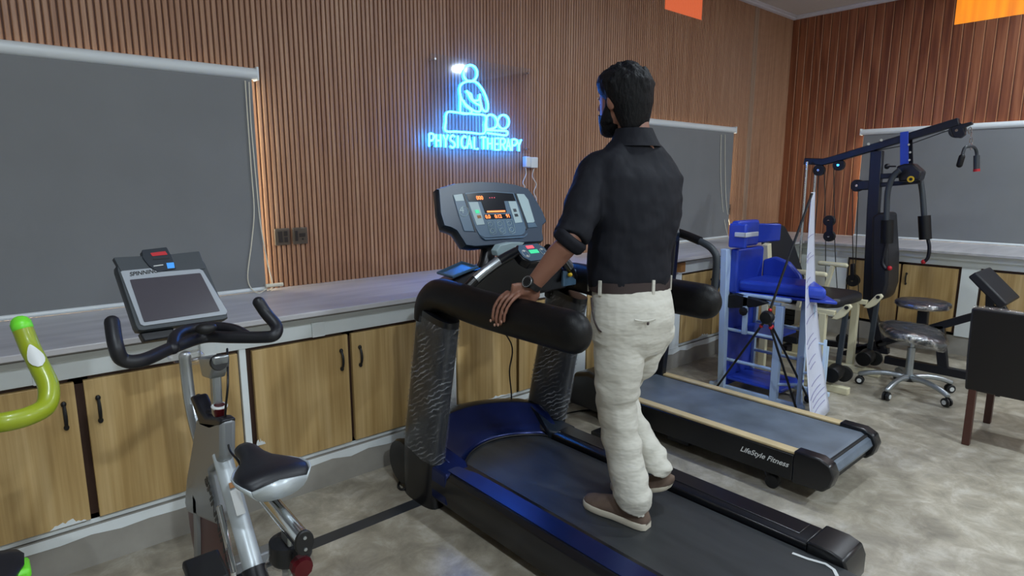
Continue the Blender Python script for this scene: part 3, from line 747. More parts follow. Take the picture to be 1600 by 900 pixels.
# keypad
kp0 = Vector((1.80, 1.925, 1.145)); kn = Vector((0, -.62, .78)).normalized(); kx = Vector((1, 0, 0)); ky = kn.cross(kx)
def K(u, v, d=0): return kp0+kx*u+ky*v+kn*d
m = MB(); out = [K(*p) for p in [(-.085, -.03), (-.06, -.062), (.06, -.062), (.085, -.03), (.085, .02), (.06, .05), (-.06, .05), (-.085, .02)]]
m.prism(out, -kn*.04); m.build('keypad_housing', 'satin', T, bevel=.006)
m = MB(); m.prism([K(u*.9, v*.86, .001) for u, v in [(-.085, -.03), (-.06, -.062), (.06, -.062), (.085, -.03), (.085, .02), (.06, .05), (-.06, .05), (-.085, .02)]], kn*.002)
kf = m.build('keypad_face', 'slate2', T)
m = MB(); m.prism([K(u, v, .003) for u, v in [(-.022, .018), (.018, .018), (.018, .034), (-.022, .034)]], kn*.002); m.build('red_key', 'redled', kf)
m = MB(); m.prism([K(u, v, .003) for u, v in [(-.024, -.012), (.026, -.012), (.026, .008), (-.024, .008)]], kn*.002); m.build('green_key', 'greenled', kf)
m = MB()
for cu in (-.052, .052):
    m.tube([K(cu+.016*math.cos(a), -.01+.022*math.sin(a), .004) for a in [2*PI*i/14 for i in range(14)]], .0012, 6, closed=True)
    for cv in (-.024, .006): m.lathe(K(cu, cv-.0, .003), [(.006, 0), (.006, .002)], 10, kn)
m.build('key_rings', 'label', kf)
m = MB(); m.cyl(K(.03, -.05, .0), K(.03, -.05, .006), .006, 12); m.build('stop_clip', 'label', kf)
# console mast + console
m = MB(); m.tube(cr([(1.68, 2.16, 1.0), (1.72, 2.15, 1.08), (1.75, 2.17, 1.14)], 4), .035, 10); m.tube(cr([(1.94, 2.16, 1.0), (1.90, 2.15, 1.08), (1.87, 2.17, 1.14)], 4), .035, 10)
m.build('console_mast', 'black', T)
m = MB(); 
m.prism([QY(*p, 2.03) for p in [(776, 392), (782, 383), (800, 379), (820, 379), (812, 388), (806, 398), (778, 400)]], (0, .04, 0)); m.build('reading_shelf', 'silverpad', T, bevel=.003)
cp0 = np.array([1.81, 2.10, 1.125]); L_ = Vector((0, .16, .31)).normalized(); cn = np.array([0, -L_.z, L_.y])
cnv = Vector(cn)
def CQ(zx, zy, d=0): return QP(670+zx/6, 270+zy/6, cp0, cn)+cnv*d    # enlarged view (6x) of the console
shell = [(75, 150), (130, 128), (250, 95), (450, 80), (640, 85), (800, 105), (930, 145), (990, 220), (1070, 360), (1108, 455), (1072, 490), (1068, 560), (1080, 630), (1060, 650), (850, 660), (430, 700), (340, 685), (300, 620), (250, 545), (190, 515), (130, 500), (95, 380)]
back = cnv*-.075
outp = [CQ(*p) for p in shell]; cc = sum(outp, Vector())/len(outp)
m = MB(); m.loft([[p+(cc-p)*.10+back for p in outp], [p+back*.45 for p in outp], [p-cnv*.008 for p in outp], outp and [p+(cc-p)*.018 for p in outp]])
m.build('console_housing', 'slate3', T, smooth=50)
face = MB(); face.prism([p+(cc-p)*.025+cnv*.001 for p in outp], cnv*.003); cf = face.build('console_face', 'slate', T, bevel=.002)
def cpanel(name, pts, m_, d=.005, th=.002, parent=cf, bevel=.001):
    mb = MB(); mb.prism([CQ(*p, d) for p in pts], cnv*th); return mb.build(name, m_, parent, bevel=bevel)
cpanel('centre_panel', [(330, 195), (450, 185), (600, 180), (790, 195), (860, 380), (905, 520), (890, 570), (860, 590), (520, 615), (470, 590), (430, 520), (380, 370)], 'slate2')
cpanel('display_strip', [(342, 208), (450, 195), (600, 190), (780, 203), (805, 270), (366, 276)], 'lens', .0075, .001)
cpanel('display', [(480, 272), (695, 268), (722, 380), (520, 386)], 'lens', .0078, .001)
cpanel('display_lower', [(510, 398), (755, 394), (765, 435), (520, 442)], 'lens', .0078, .001)
cpanel('left_keys', [(363, 282), (450, 280), (515, 490), (440, 498)], 'silverpad', .0078, .001)
cpanel('right_keys', [(735, 274), (808, 274), (868, 470), (800, 478)], 'silverpad', .0078, .001)
cpanel('left_speaker_lens', [(218, 215), (310, 202), (420, 555), (325, 552), (280, 420)], 'slate2', .005)
cpanel('left_lens_top', [(222, 216), (306, 204), (325, 270), (245, 274)], 'silverpad', .0072, .001)
cpanel('right_lens', [(815, 202), (885, 205), (925, 260), (985, 460), (975, 470), (915, 475)], 'silverpad', .005)
cpanel('right_lens_low', [(915, 478), (985, 470), (1012, 515), (925, 520)], 'slate2', .005)
cpanel('left_groove', [(312, 200), (326, 198), (440, 560), (425, 562)], 'slate3', .005)
cpanel('right_groove', [(800, 198), (812, 200), (922, 530), (905, 545)], 'slate3', .005)
cpanel('green_start', [(420, 358), (455, 355), (468, 386), (432, 390)], 'greenled', .009, .001, bevel=0)
cpanel('tan_key', [(440, 408), (475, 406), (484, 432), (450, 436)], 'cardboard', .009, .001, bevel=0)
cpanel('grey_key', [(778, 346), (806, 345), (814, 372), (788, 375)], 'charcoal', .009, .001, bevel=0)
cpanel('dark_green_key', [(790, 394), (820, 392), (830, 416), (800, 420)], 'slate3', .009, .001, bevel=0)
cpanel('progress_bar', [(534, 365), (705, 360), (706, 374), (537, 380)], 'orange', .009, .001, bevel=0)
cpanel('bezel_lip', [(470, 598), (520, 622), (880, 600), (915, 570), (912, 590), (880, 615), (520, 638)], 'slate2', .006, .004)
cx_ = Vector((1, 0, 0)); cy_ = L_
def ctext(s_, zx, zy, size, m_): text('readout', s_, CQ(zx, zy, .0095), cx_, cy_, size, m_, cf, .0004, bold=.0006)
ctext('000', 440, 260, .026, 'orange'); ctext('0.0', 524, 436, .024, 'orange'); ctext('0:12', 612, 432, .024, 'orange'); ctext('91', 718, 428, .024, 'orange')
ctext('. . .', 556, 245, .028, 'redled')
text('emblem', '4', CQ(282, 388, .008), cx_, cy_, .05, 'silverpad', cf, .0004, shear=.25)
m = MB()
m.tube([CQ(315+44*math.cos(a)+6, 370+46*math.sin(a), .008) for a in [2*PI*i/20 for i in range(20)]], .0012, 6, closed=True)
m.build('ring_emblem', 'silverpad', cf)
m = MB()
for (gx, gy) in ((575, 520), (665, 515), (755, 510)):
    for dy in (-30, 30):
        m.tube([CQ(gx+(dy*.35)+20*math.cos(a), gy+dy+20*math.sin(a), .009) for a in [2*PI*i/14 for i in range(14)]], .0011, 6, closed=True)
    m.tube([CQ(gx+dx, gy+dy, .009) for dx, dy in [(-36, -55), (-22, -62), (22, -62), (40, 20), (45, 55), (20, 68), (-5, 60), (-25, 0)]], .0009, 6, closed=True)
m.build('key_outlines', 'silverpad', cf)
# cords
m = MB(); m.tube(cr([(1.62, 2.10, .93), QY(798, 535, 2.35), QY(796, 580, 2.38), QY(799, 615, 2.4), QY(799, 640, 2.42)], 6), .004, 6); m.build('hanging_cord', 'ink', T)
m = MB(); m.tube(cr([QZ(878, 648, .03), QZ(900, 643, .006), QZ(930, 641, .006), QZ(960, 650, .006), QZ(980, 655, .006)], 5), .005, 6)
o = m.build('power_cord', 'ink'); tag(o, 'thin black cord on the floor between the two treadmills', 'cord')
m = MB(); m.tube(cr([(1.42, 2.36, .02), QZ(628, 765, .006), QZ(622, 758, .006), QZ(630, 745, .01), (1.44, 2.42, .05)], 5), .006, 6); m.build('cord_loop', 'ink', T)

# ================================================================== SECOND TREADMILL
T2 = thing('treadmill', 'grey-belted treadmill with tan side rails lettered LifeStyle Fitness', 'treadmill', (2.95, 1.6, 0))
zt = .222
m = MB(); m.box((2.745, 1.0, .10), (3.215, 2.35, zt-.012)); m.build('deck', 'rubber', T2, bevel=.004)
m = MB(); m.prism([(2.76, y, z) for y, z in [(1.03, .125), (.985, .14), (.972, .165), (.985, .195), (1.03, zt-.004), (2.32, zt-.004), (2.34, .17)]], (.44, 0, 0)); m.build('running_belt', 'belt2', T2, bevel=.003)
for a, b in ((2.695, 2.755), (3.205, 3.262)):
    m = MB(); m.box((a, 1.135, .085), (b, 2.30, zt-.008)); sr = m.build('side_beam', 'black', T2, bevel=.006)
    m = MB(); m.box((a+.004, 1.13, zt-.008), (b-.002, 2.27, zt+.006)); m.build('foot_rail', 'wooden', T2, bevel=.004)
    m = MB(); m.prism([(a-.004, y, z) for y, z in [(1.135, .08), (1.135, .236), (1.02, .236), (.975, .215), (.955, .17), (.97, .115), (1.0, .085)]], (b-a+.01, 0, 0)); m.build('end_cap', 'satin', T2, bevel=.008)
text('lettering', 'LifeStyle Fitness', QX(1156, 704, 2.6945), (0, -1, 0), (0, .0, 1), .037, 'whiteink', T2, .0006, shear=.4, bold=.0004)
m = MB(); m.prism([(2.70, y, z) for y, z in [(2.25, .06), (2.25, .235), (2.30, .285), (2.40, .30), (2.52, .27), (2.56, .06)]], (.56, 0, 0)); m.build('motor_hood', 'satin', T2, bevel=.025, seg=3)
for x in (2.73, 3.22):
    m = MB(); m.beam([(x, 2.26, .05), (x, 2.22, .55), (x, 2.19, 1.10)], .045, .075, up=(0, 1, 0)); m.build('upright_post', 'satin', T2, bevel=.006)
    m = MB(); m.tube(cr([(x, 2.25, 1.15), (x, 2.10, 1.12), (x, 1.98, 1.085), (x, 1.91, 1.045), (x, 1.885, .98), (x, 1.89, .80)], 6), .021, 12, ends=True); hr = m.build('handrail', 'charcoal', T2)
    m = MB(); m.tube(cr([(x, 2.20, 1.145), (x, 2.10, 1.122), (x, 2.00, 1.094)], 4), .026, 12); m.build('grip', 'foam', hr)
m = MB(); m.beam([(2.70, 2.19, .82), (3.26, 2.19, .82)], .04, .04); m.build('cross_brace', 'black', T2)
m = MB(); m.prism([(2.72, y, z) for y, z in [(2.15, 1.08), (2.12, 1.13), (2.22, 1.26), (2.27, 1.25), (2.26, 1.08)]], (.5, 0, 0)); m.build('console', 'slate3', T2, bevel=.01)
m = MB(); m.box((2.47, 2.08, .0), (3.35, 2.16, .065)); m.build('base_bar', 'black', T2, bevel=.004)
for x in (2.735, 3.225):
    m = MB(); m.tube([(x, 1.30, .13), (x, 1.25, .035)], .014, 8); m.beam([(x, 1.22, .09), (x, 1.34, .09)], .03, .03); m.build('rear_strut', 'black', T2)
    m = MB(); m.lathe((x-.014, 1.24, .033), [(.012, 0), (.033, .001), (.033, .027), (.012, .028)], 20, (1, 0, 0)); m.build('transport_wheel', 'rubber', T2)
m = MB(); m.box((2.76, 1.72, .03), (3.0, 1.86, .10)); m.build('incline_bracket', 'black', T2, bevel=.01)

# ================================================================== GREY EXERCISE BIKE (bike plane x = BX)
BX = .46
def BP(px, py, x=BX): return QX(px, py, x)
K1 = thing('exercise_bike', 'grey and silver spinning bike with tilted screen, nearest the camera at left', 'exercise bike', (BX, 1.7, 0))
# head column / body shroud
body = [BP(*p) for p in [(317, 652), (357, 656), (357, 716), (338, 735), (352, 800), (348, 817), (302, 798), (298, 780), (301, 745), (309, 700)]]
m = MB(); m.prism([p-Vector((.021, 0, 0)) for p in body], (.042, 0, 0)); m.build('head_shroud', 'greyframe', K1, bevel=.012, seg=3)
m = MB(); m.beam([BP(314, 770), BP(316, 830), (BX, 2.20, .02)], .042, .06, up=(0, 1, 0)); m.build('front_fork', 'greyframe', K1, bevel=.012, seg=3)
a = BP(349, 718); b = BP(396, 887); dirv = (b-a).normalized(); c2 = a+dirv*1.15*(b-a).length*1.0
m = MB(); m.sweep([a-dirv*.02, a, b], lambda t, i: [(.021*math.cos(u), .026*math.sin(u)) for u in [2*PI*j/20 for j in range(20)]], up=(1, 0, 0)); mt = m.build('main_tube', 'lightframe', K1)
m = MB(); m.sweep([b, b+dirv*.10, (BX, 1.32, .15)], lambda t, i: [(.026*math.cos(u), .031*math.sin(u)) for u in [2*PI*j/20 for j in range(20)]], up=(1, 0, 0)); m.build('crank_housing', 'bikeblack', K1)
# lettering along the tube: facing -x
up_t = (a-b).normalized(); nrm = Vector((-1, 0, 0)); st = BP(334, 745); en = BP(368, 872)
text('lettering', 'SPINNING', st+Vector((-.026, 0, 0)), (en-st), Vector((1, 0, 0)).cross(en-st)*-1 if False else nrm.cross((en-st).normalized()), .060, 'ink', mt, .0008, bold=.0015)
m = MB(); q = BP(352, 748)-Vector((0, .0, 0)); dn = dirv; sd = Vector((1, 0, 0))
nf = dn.cross(sd); nf = nf if nf.y < 0 else -nf
m.obox(a+dirv*.085+nf*.0265, sd*.010, dn*.008, nf*.0006); m.build('warning_sticker', 'orange_label' if 'orange_label' in M else 'cardboard', mt)
m = MB(); m.obox(a+dirv*.135+nf*.0265, sd*.012, dn*.036, nf*.0005); m.build('rating_label', 'label', mt)
# flywheel
fc = Vector((BX+.0, 2.02, .285))
m = MB(); m.lathe(fc-Vector((.012, 0, 0)), [(.0, 0), (.19, 0), (.235, .004), (.235, .020), (.19, .024), (.0, .024)], 48, (1, 0, 0)); fl = m.build('flywheel', 'darkred', K1)
m = MB(); m.tube([fc+Vector((0, .237*math.cos(a_), .237*math.sin(a_))) for a_ in [2*PI*i/48 for i in range(48)]], .008, 8, closed=True); m.build('rim', 'chrome', fl)
m = MB(); m.beam([BP(342, 790, BX-.03), BP(366, 895, BX-.03)], .012, .03); m.build('brake_linkage', 'chrome', K1, bevel=.003)
# brake knob pod
m = MB(); m.prism([BP(*p)-Vector((.021, 0, 0)) for p in [(307, 618), (313, 616), (322, 636), (332, 650), (350, 650), (357, 655), (356, 664), (340, 670), (324, 664), (316, 642)]], (.042, 0, 0)); m.build('brake_pod', 'bikeblack', K1, bevel=.008, seg=3)
kt = BP(343, 637)
m = MB(); m.lathe(kt-Vector((0, 0, .03)), [(.014, 0), (.017, .02), (.019, .034)], 20, (0, -.15, 1)); kb = m.build('resistance_knob', 'darkred', K1)
m = MB(); m.lathe(kt+Vector((0, 0, .003)), [(.0, -.002), (.021, -.002), (.022, .003), (.019, .006), (.0, .006)], 24, (0, -.15, 1)); m.build('knob_cap', 'label', kb)
m = MB(); m.lathe(kt+Vector((0, -.001, .0088)), [(.0, 0), (.014, 0), (.014, .0008), (.0, .0008)], 24, (0, -.15, 1)); m.build('knob_emblem', 'darkred', kb)
m = MB(); m.tube(cr([BP(328, 648), BP(318, 636), BP(310, 620)], 4), [.014, .012, .010, .010], 12, ends=True); m.build('pop_pin_lever', 'bikeblack', K1)
# handlebar stem
m = MB(); m.beam([BP(340, 650), BP(335, 560)], .024, .036, up=(0, 1, 0)); m.build('handlebar_post', 'silver', K1, bevel=.006)
m = MB(); m.prism([BP(*p)-Vector((.022, 0, 0)) for p in [(322, 556), (346, 556), (346, 572), (340, 590), (328, 586)]], (.044, 0, 0)); m.build('stem_clamp', 'silver', K1, bevel=.006)
m = MB(); kk = BP(335, 560); m.lathe(kk+Vector((-.004, -.055, .002)), [(.0, -.008), (.021, -.008), (.023, 0), (.021, .012), (0, .013)], 20, (0, 1, -.2)); m.build('stem_knob', 'ink', K1)
# handlebar, z ~1.0
zb = 1.0
hb_ = [QZ(175, 503, zb+.10), QZ(181, 540, zb+.05), QZ(192, 562, zb+.012), QZ(222, 563, zb), QZ(270, 543, zb), QZ(318, 527, zb), QZ(360, 527, zb), QZ(405, 527, zb), QZ(428, 524, zb+.005), QZ(432, 510, zb+.025), QZ(416, 490, zb+.06), QZ(404, 472, zb+.095)]
m = MB(); m.tube(cr(hb_, 6), .0175, 14, ends=True); hd = m.build('handlebar', 'bikeblack', K1)
m = MB(); m.tube(cr([QZ(270, 545, zb), QZ(275, 525, zb+.02), QZ(300, 514, zb+.02), QZ(335, 511, zb+.02), QZ(365, 515, zb+.015), QZ(385, 525, zb)], 6), .0165, 12, ends=True); m.build('inner_bar', 'bikeblack', hd)
m = MB(); m.ell(QZ(322, 513, zb+.035), (.03, .022, .016), 16, 8); m.build('bar_knob', 'ink', hd)
# console support tube, curved
pt = [BP(289, 556), BP(291, 580), BP(296, 620), BP(304, 660), BP(316, 705), BP(322, 730)]
m = MB(); m.tube(cr(pt, 5), .0185, 12, ends=True); m.build('console_post', 'silver', K1)
m = MB(); m.tube(cr([BP(288, 552)+Vector((-.03, 0, 0)), BP(290, 556), BP(290, 562)+Vector((.035, 0, 0))], 3), lambda t: .022+.006*math.sin(9*t), 10, ends=True); m.build('wrapped_joint', 'wrap', K1)
m = MB(); m.tube(cr([QZ(355, 545, .97), BP(356, 600), BP(352, 650), BP(358, 700), BP(372, 720), BP(376, 735), BP(368, 750)], 6), .003, 6); m.build('sensor_cable', 'ink', K1)
# screen: plane through its bottom edge, leaning back
sp0 = np.array([.46, 2.085, .985]); Ls = Vector((.02, .20, .98)).normalized()
yaw = math.radians(7); sx = Vector((math.cos(yaw), math.sin(yaw), 0)); tilt = math.radians(24)
sy = (Vector((-math.sin(yaw), math.cos(yaw), 0))*math.sin(tilt)+Vector((0, 0, 1))*math.cos(tilt)).normalized(); sn = sx.cross(sy); sn = sn if sn.y < 0 else -sn
def SQ(zx, zy, d=0): return QP(zx*400/1600, 400+zy*225/900, sp0, np.array(sn))+sn*d
def rnd(pts, k=.16):   # round the corners of a polygon a little
    P_ = [Vector((p[0], p[1], 0)) for p in pts]; out = []; n = len(P_)
    for i in range(n):
        a, b, c = P_[i-1], P_[i], P_[(i+1) % n]
        out += [b+(a-b).normalized()*min(k*150, (a-b).length*.4), b+((a-b).normalized()+(c-b).normalized())*k*30, b+(c-b).normalized()*min(k*150, (c-b).length*.4)]
    return [(p.x, p.y) for p in out]
def spanel(name, pts, m_, d, th, parent, r=.16, bevel=.001):
    mb = MB(); mb.prism([SQ(*p, d) for p in (rnd(pts, r) if r else pts)], sn*th); return mb.build(name, m_, parent, bevel=bevel)
m = MB(); o_ = rnd([(718, 60), (1268, 20), (1432, 395), (855, 475)], .22); ring_ = [SQ(*p) for p in o_]; ccs = sum(ring_, Vector())/len(ring_)
m.loft([[p+(ccs-p)*.12-sn*.05 for p in ring_], [p-sn*.03 for p in ring_], [p+sn*.0 for p in ring_], [p+(ccs-p)*.02+sn*.006 for p in ring_]])
sc_ = m.build('console', 'charcoal', K1, smooth=50)
spanel('card_holder', [(705, 15), (885, 5), (880, -25), (1035, -42), (1060, -5), (1240, -25), (1280, 85), (760, 115)], 'charcoal', -.012, .02, sc_, .05)
spanel('bezel', [(748, 104), (762, 98), (935, 82), (985, 106), (1240, 86), (1262, 96), (1415, 350), (1405, 370), (895, 442), (872, 432)], 'screenbez', .006, .004, sc_, 0)
spanel('screen', [(805, 155), (1245, 112), (1368, 350), (895, 420)], 'screen', .0105, .001, sc_, .05)
spanel('upper_pod', [(885, 20), (880, -30), (1035, -48), (1060, 0), (1095, 85), (985, 108), (925, 70)], 'slate3', .008, .004, sc_, .05)
spanel('lcd', [(1032, 52), (1078, 48), (1084, 82), (1040, 86)], 'bluelcd', .0125, .001, sc_, 0, 0)
spanel('slot', [(948, 22), (1050, 16), (1052, 24), (950, 31)], 'ink', .0125, .001, sc_, 0, 0)
spanel('red_tag', [(932, -10), (1025, -22), (1040, 0), (945, 10)], 'red', .0125, .001, sc_, 0, 0)
spanel('small_print', [(952, 68), (1012, 60), (1013, 66), (953, 74)], 'label', .0125, .0006, sc_, 0, 0)
e0 = SQ(806, 133, .0105); e1 = SQ(944, 114, .0105)
text('lettering', 'SPINNING', e0, e1-e0, sn.cross((e1-e0).normalized()), .0175, 'ink', sc_, .0004, shear=.2, bold=.0004)
m = MB(); m.prism([SQ(*p, -.05) for p in [(885, 470), (1100, 440), (1095, 495), (915, 525)]], sn*.03); m.build('mount_block', 'bikeblack', sc_, bevel=.004)
# saddle and slider, along -y
SXC = .487
def saddle(cx, y0, y1, zt, wr, label_m, parent):
    # plan outline widths from nose (y1) to rear (y0)
    ts = [0, .06, .15, .28, .42, .56, .7, .84, .95, 1]; ws = [.75, .93, 1.0, .98, .80, .52, .38, .33, .30, .16]
    zs = [-.012, -.002, .0, -.003, -.006, -.008, -.008, -.006, -.012, -.03]
    top = []; 
    for t_, w_, z_ in zip(ts, ws, zs):
        y = y0+(y1-y0)*t_; hw = wr*w_; ring = []
        dep = .036 if t_ < .4 else .032
        for k in range(20):
            u = 2*PI*k/20; c_, s_ = math.cos(u), math.sin(u)
            zz = zt+z_+(s_*.016*(1-.35*c_*c_) if s_ > 0 else s_*dep)
            ring.append((cx+hw*abs(c_)**.8*(1 if c_ > 0 else -1), y, zz))
        top.append(ring)
    return top
tp = saddle(SXC, 1.415, 1.69, .737, .085, None, K1)
m = MB(); m.loft(tp); sdl = m.build('saddle', 'bikeblack', K1, smooth=60)
# pale side skirt wrapped round the rear half
m = MB(); k = 20
def skirt_ring(r, grow, lo, hi):
    out = []
    for j in range(k):
        pass
rings = []
for ri, r in enumerate(tp[:6]):
    rr = []
    cyr = Vector((SXC, r[0][1], .722))
    for j in range(10, 21): # underside half
        v = Vector(r[j % 20]); d = v-cyr; rr.append(v+Vector((d.x*.05, 0, d.z*.08)))
    rings.append(rr)
r0 = [v+Vector((0, -.012, 0)) for v in rings[0]]
n2 = len(rings[0]); vs = [v for r in rings for v in r]; fs = [(i*n2+j, i*n2+j+1, (i+1)*n2+j+1, (i+1)*n2+j) for i in range(len(rings)-1) for j in range(n2-1)]
m.add(vs, fs)
m.add([v+Vector((0, -.003, 0)) for v in rings[0]]+[Vector((SXC, tp[0][0][1]-.003, .734))], [(j, j+1, n2) for j in range(n2-1)])
so = m.build('saddle_skirt', 'lightframe', sdl, smooth=60); md = so.modifiers.new('s', 'SOLIDIFY'); md.thickness = .003
m = MB(); m.tube(cr([(SXC-.02, 1.45, .70), (SXC-.02, 1.52, .668), (SXC-.02, 1.60, .69)], 4), .005, 8); m.tube(cr([(SXC+.02, 1.45, .70), (SXC+.02, 1.52, .668), (SXC+.02, 1.60, .69)], 4), .005, 8); m.build('saddle_rails', 'ink', sdl)
sl0 = QZ(474, 846, .645); sl1 = Vector((SXC+.003, 1.60, .645))
m = MB(); m.sweep([sl1, sl0], lambda t, i: [(.019*math.cos(u), .026*math.sin(u)) for u in [2*PI*j/24 for j in range(24)]], up=(0, 0, 1)); m.build('saddle_slider', 'chrome', K1)
m = MB(); d_ = (sl0-sl1).normalized(); m.sweep([sl0, sl0+d_*.010], lambda t, i: [(.022*math.cos(u), .030*math.sin(u)) for u in [2*PI*j/24 for j in range(24)]], up=(0, 0, 1)); ec = m.build('slider_cap', 'ink', K1, bevel=.003)
m = MB()
for dz in (.014, -.014): m.cyl(sl0+d_*.009+Vector((0, 0, dz)), sl0+d_*.013+Vector((0, 0, dz)), .004, 10)
m.build('cap_screws', 'silver', ec)
m = MB(); m.beam([(SXC, 1.36, .63), (SXC, 1.40, .30), (BX, 1.42, .12)], .034, .05, up=(0, 1, 0)); m.build('seat_post', 'silver', K1, bevel=.006)
m = MB(); m.lathe((SXC, 1.375, .545), [(.045, 0), (.05, .01), (.048, .05), (.03, .055)], 24, (0, 0, 1)); m.build('post_collar', 'bikeblack', K1)
m = MB(); m.tube(cr([(SXC+.0, 1.385, .54), (SXC, 1.39, .46), (SXC, 1.40, .36)], 6), lambda t: .05+.008*math.sin(13*t), 16); m.build('plastic_wrap', 'wrap', K1)
m = MB(); kc = QX(470, 884, SXC-.005); m.lathe(kc+Vector((0, -.02, 0)), [(.0, 0), (.022, .002), (.026, .012), (.024, .03), (.0, .034)], 10, (0, 1, 0)); m.build('slide_knob', 'darkred', K1, smooth=20)
m = MB(); m.tube([(SXC, 1.40, .62), kc], .012, 8); m.build('knob_stem', 'ink', K1)
# base and pedals (mostly below the frame)
m = MB(); m.beam([(BX-.27, 2.24, .035), (BX+.27, 2.24, .035)], .06, .05); m.beam([(BX-.25, 1.20, .035), (BX+.25, 1.20, .035)], .06, .05); m.beam([(BX, 2.24, .05), (BX, 1.20, .05)], .05, .05); m.build('base_frame', 'greyframe', K1, bevel=.008)
m = MB(); m.beam([(BX, 1.42, .14), (BX, 1.25, .05)], .05, .06, up=(0, 1, 0)); m.build('rear_stay', 'greyframe', K1)
m = MB(); cc0 = Vector((BX-.06, 1.62, .30)); m.cyl(cc0, cc0+Vector((.12, 0, 0)), .03, 16); m.beam([cc0, cc0+Vector((0, .14, .10))], .018, .028); m.beam([cc0+Vector((.12, 0, 0)), cc0+Vector((.12, -.14, -.10))], .018, .028); m.build('crank', 'chrome', K1, bevel=.004)
m = MB(); pc = QX(322, 893, BX-.11); m.obox(pc, (.045, 0, 0), (0, .05, .015), (0, -.004, .013)); m.build('pedal', 'ink', K1, bevel=.008)
m = MB(); pc = Vector((BX+.12, 1.48, .20)); m.obox(pc, (.045, 0, 0), (0, .05, 0), (0, 0, .013)); m.build('pedal', 'ink', K1, bevel=.008)

# ================================================================== LIME GREEN BIKE (mostly outside the frame)
K2 = thing('exercise_bike', 'lime green exercise bike, only handlebar and saddle tip visible at the left edge', 'exercise bike', (-.16, 1.3, 0))
zg = 1.05
g = [QZ(-60, 672, zg), QZ(-20, 663, zg), QZ(10, 659, zg), QZ(45, 650, zg+.0), QZ(72, 634, zg+.005), QZ(76, 605, zg+.03), QZ(63, 575, zg+.06), QZ(48, 545, zg+.09), QZ(36, 515, zg+.125)]
m = MB(); m.tube(cr(g, 6), .0165, 14); lb = m.build('handlebar', 'lime', K2)
tip = QZ(33, 507, zg+.132)
m = MB(); m.tube([QZ(35, 512, zg+.128), tip], .0172, 14, ends=True); m.build('end_cap', 'limecap', lb)
pa = QZ(42, 560, zg+.10)
# worn patch where the paint has peeled, lying on the tube surface facing the room
m = MB(); cpath = cr(g, 6); seg = cpath[-14:-6]; vs = []; n_ = len(seg)
for i, p in enumerate(seg):
    t_ = (cpath[-14+i+1]-cpath[-14+i-1]).normalized(); vw = (Vector((0.0, -1, .35))-t_*Vector((0.0, -1, .35)).dot(t_)).normalized(); sd_ = t_.cross(vw)
    hw = [.15, .45, .6, .62, .5, .35, .2, .05][i]
    for a_ in (-hw, -hw/2, 0, hw/2, hw): vs.append(p+(vw*math.cos(a_*1.2)+sd_*math.sin(a_*1.2))*.0184)
m.add(vs, [(i*5+j, i*5+j+1, (i+1)*5+j+1, (i+1)*5+j) for i in range(n_-1) for j in range(4)]); m.build('worn_patch', 'label', lb)
bx2 = -.17
m = MB(); m.tube(cr([QZ(-60, 672, zg), (bx2, g[0].y, 1.03), (bx2-.02, g[0].y, 1.0), (bx2-.02, g[0].y+.02, .6), (bx2-.02, g[0].y+.12, .08)], 5), .022, 12); m.build('steering_post', 'lime', K2)
m = MB(); m.beam([(bx2-.3, g[0].y+.13, .03), (bx2+.2, g[0].y+.13, .03)], .06, .05); m.beam([(bx2-.3, .75, .03), (bx2+.2, .75, .03)], .06, .05); m.beam([(bx2-.02, g[0].y+.12, .06), (bx2-.02, .75, .06)], .06, .06); m.build('base_frame', 'lime', K2, bevel=.008)
sy1 = QZ(30, 880, .72)
tp2 = saddle(-.075, sy1.y-.27, sy1.y+.01, .71, .10, None, K2)
tp2 = [[(x+.0, y, z) for x, y, z in r] for r in tp2]
m = MB(); m.loft([[( -.115+ (x+.075), y, z) for x, y, z in r] for r in saddle(-.075, sy1.y+.10, sy1.y-.20, .71, .115, None, K2)])
sd2 = m.build('saddle', 'bikeblack', K2, smooth=60)
m = MB(); m.obox(QZ(24, 893, .69), (.024, 0, 0), (0, .03, 0), (0, 0, .012)); m.build('saddle_trim', 'limecap', sd2, bevel=.008)
m = MB(); m.tube([(-.12, sy1.y-.06, .68), (-.15, 1.1, .3), (bx2-.02, 1.05, .07)], .022, 12); m.build('seat_post', 'chrome', K2)

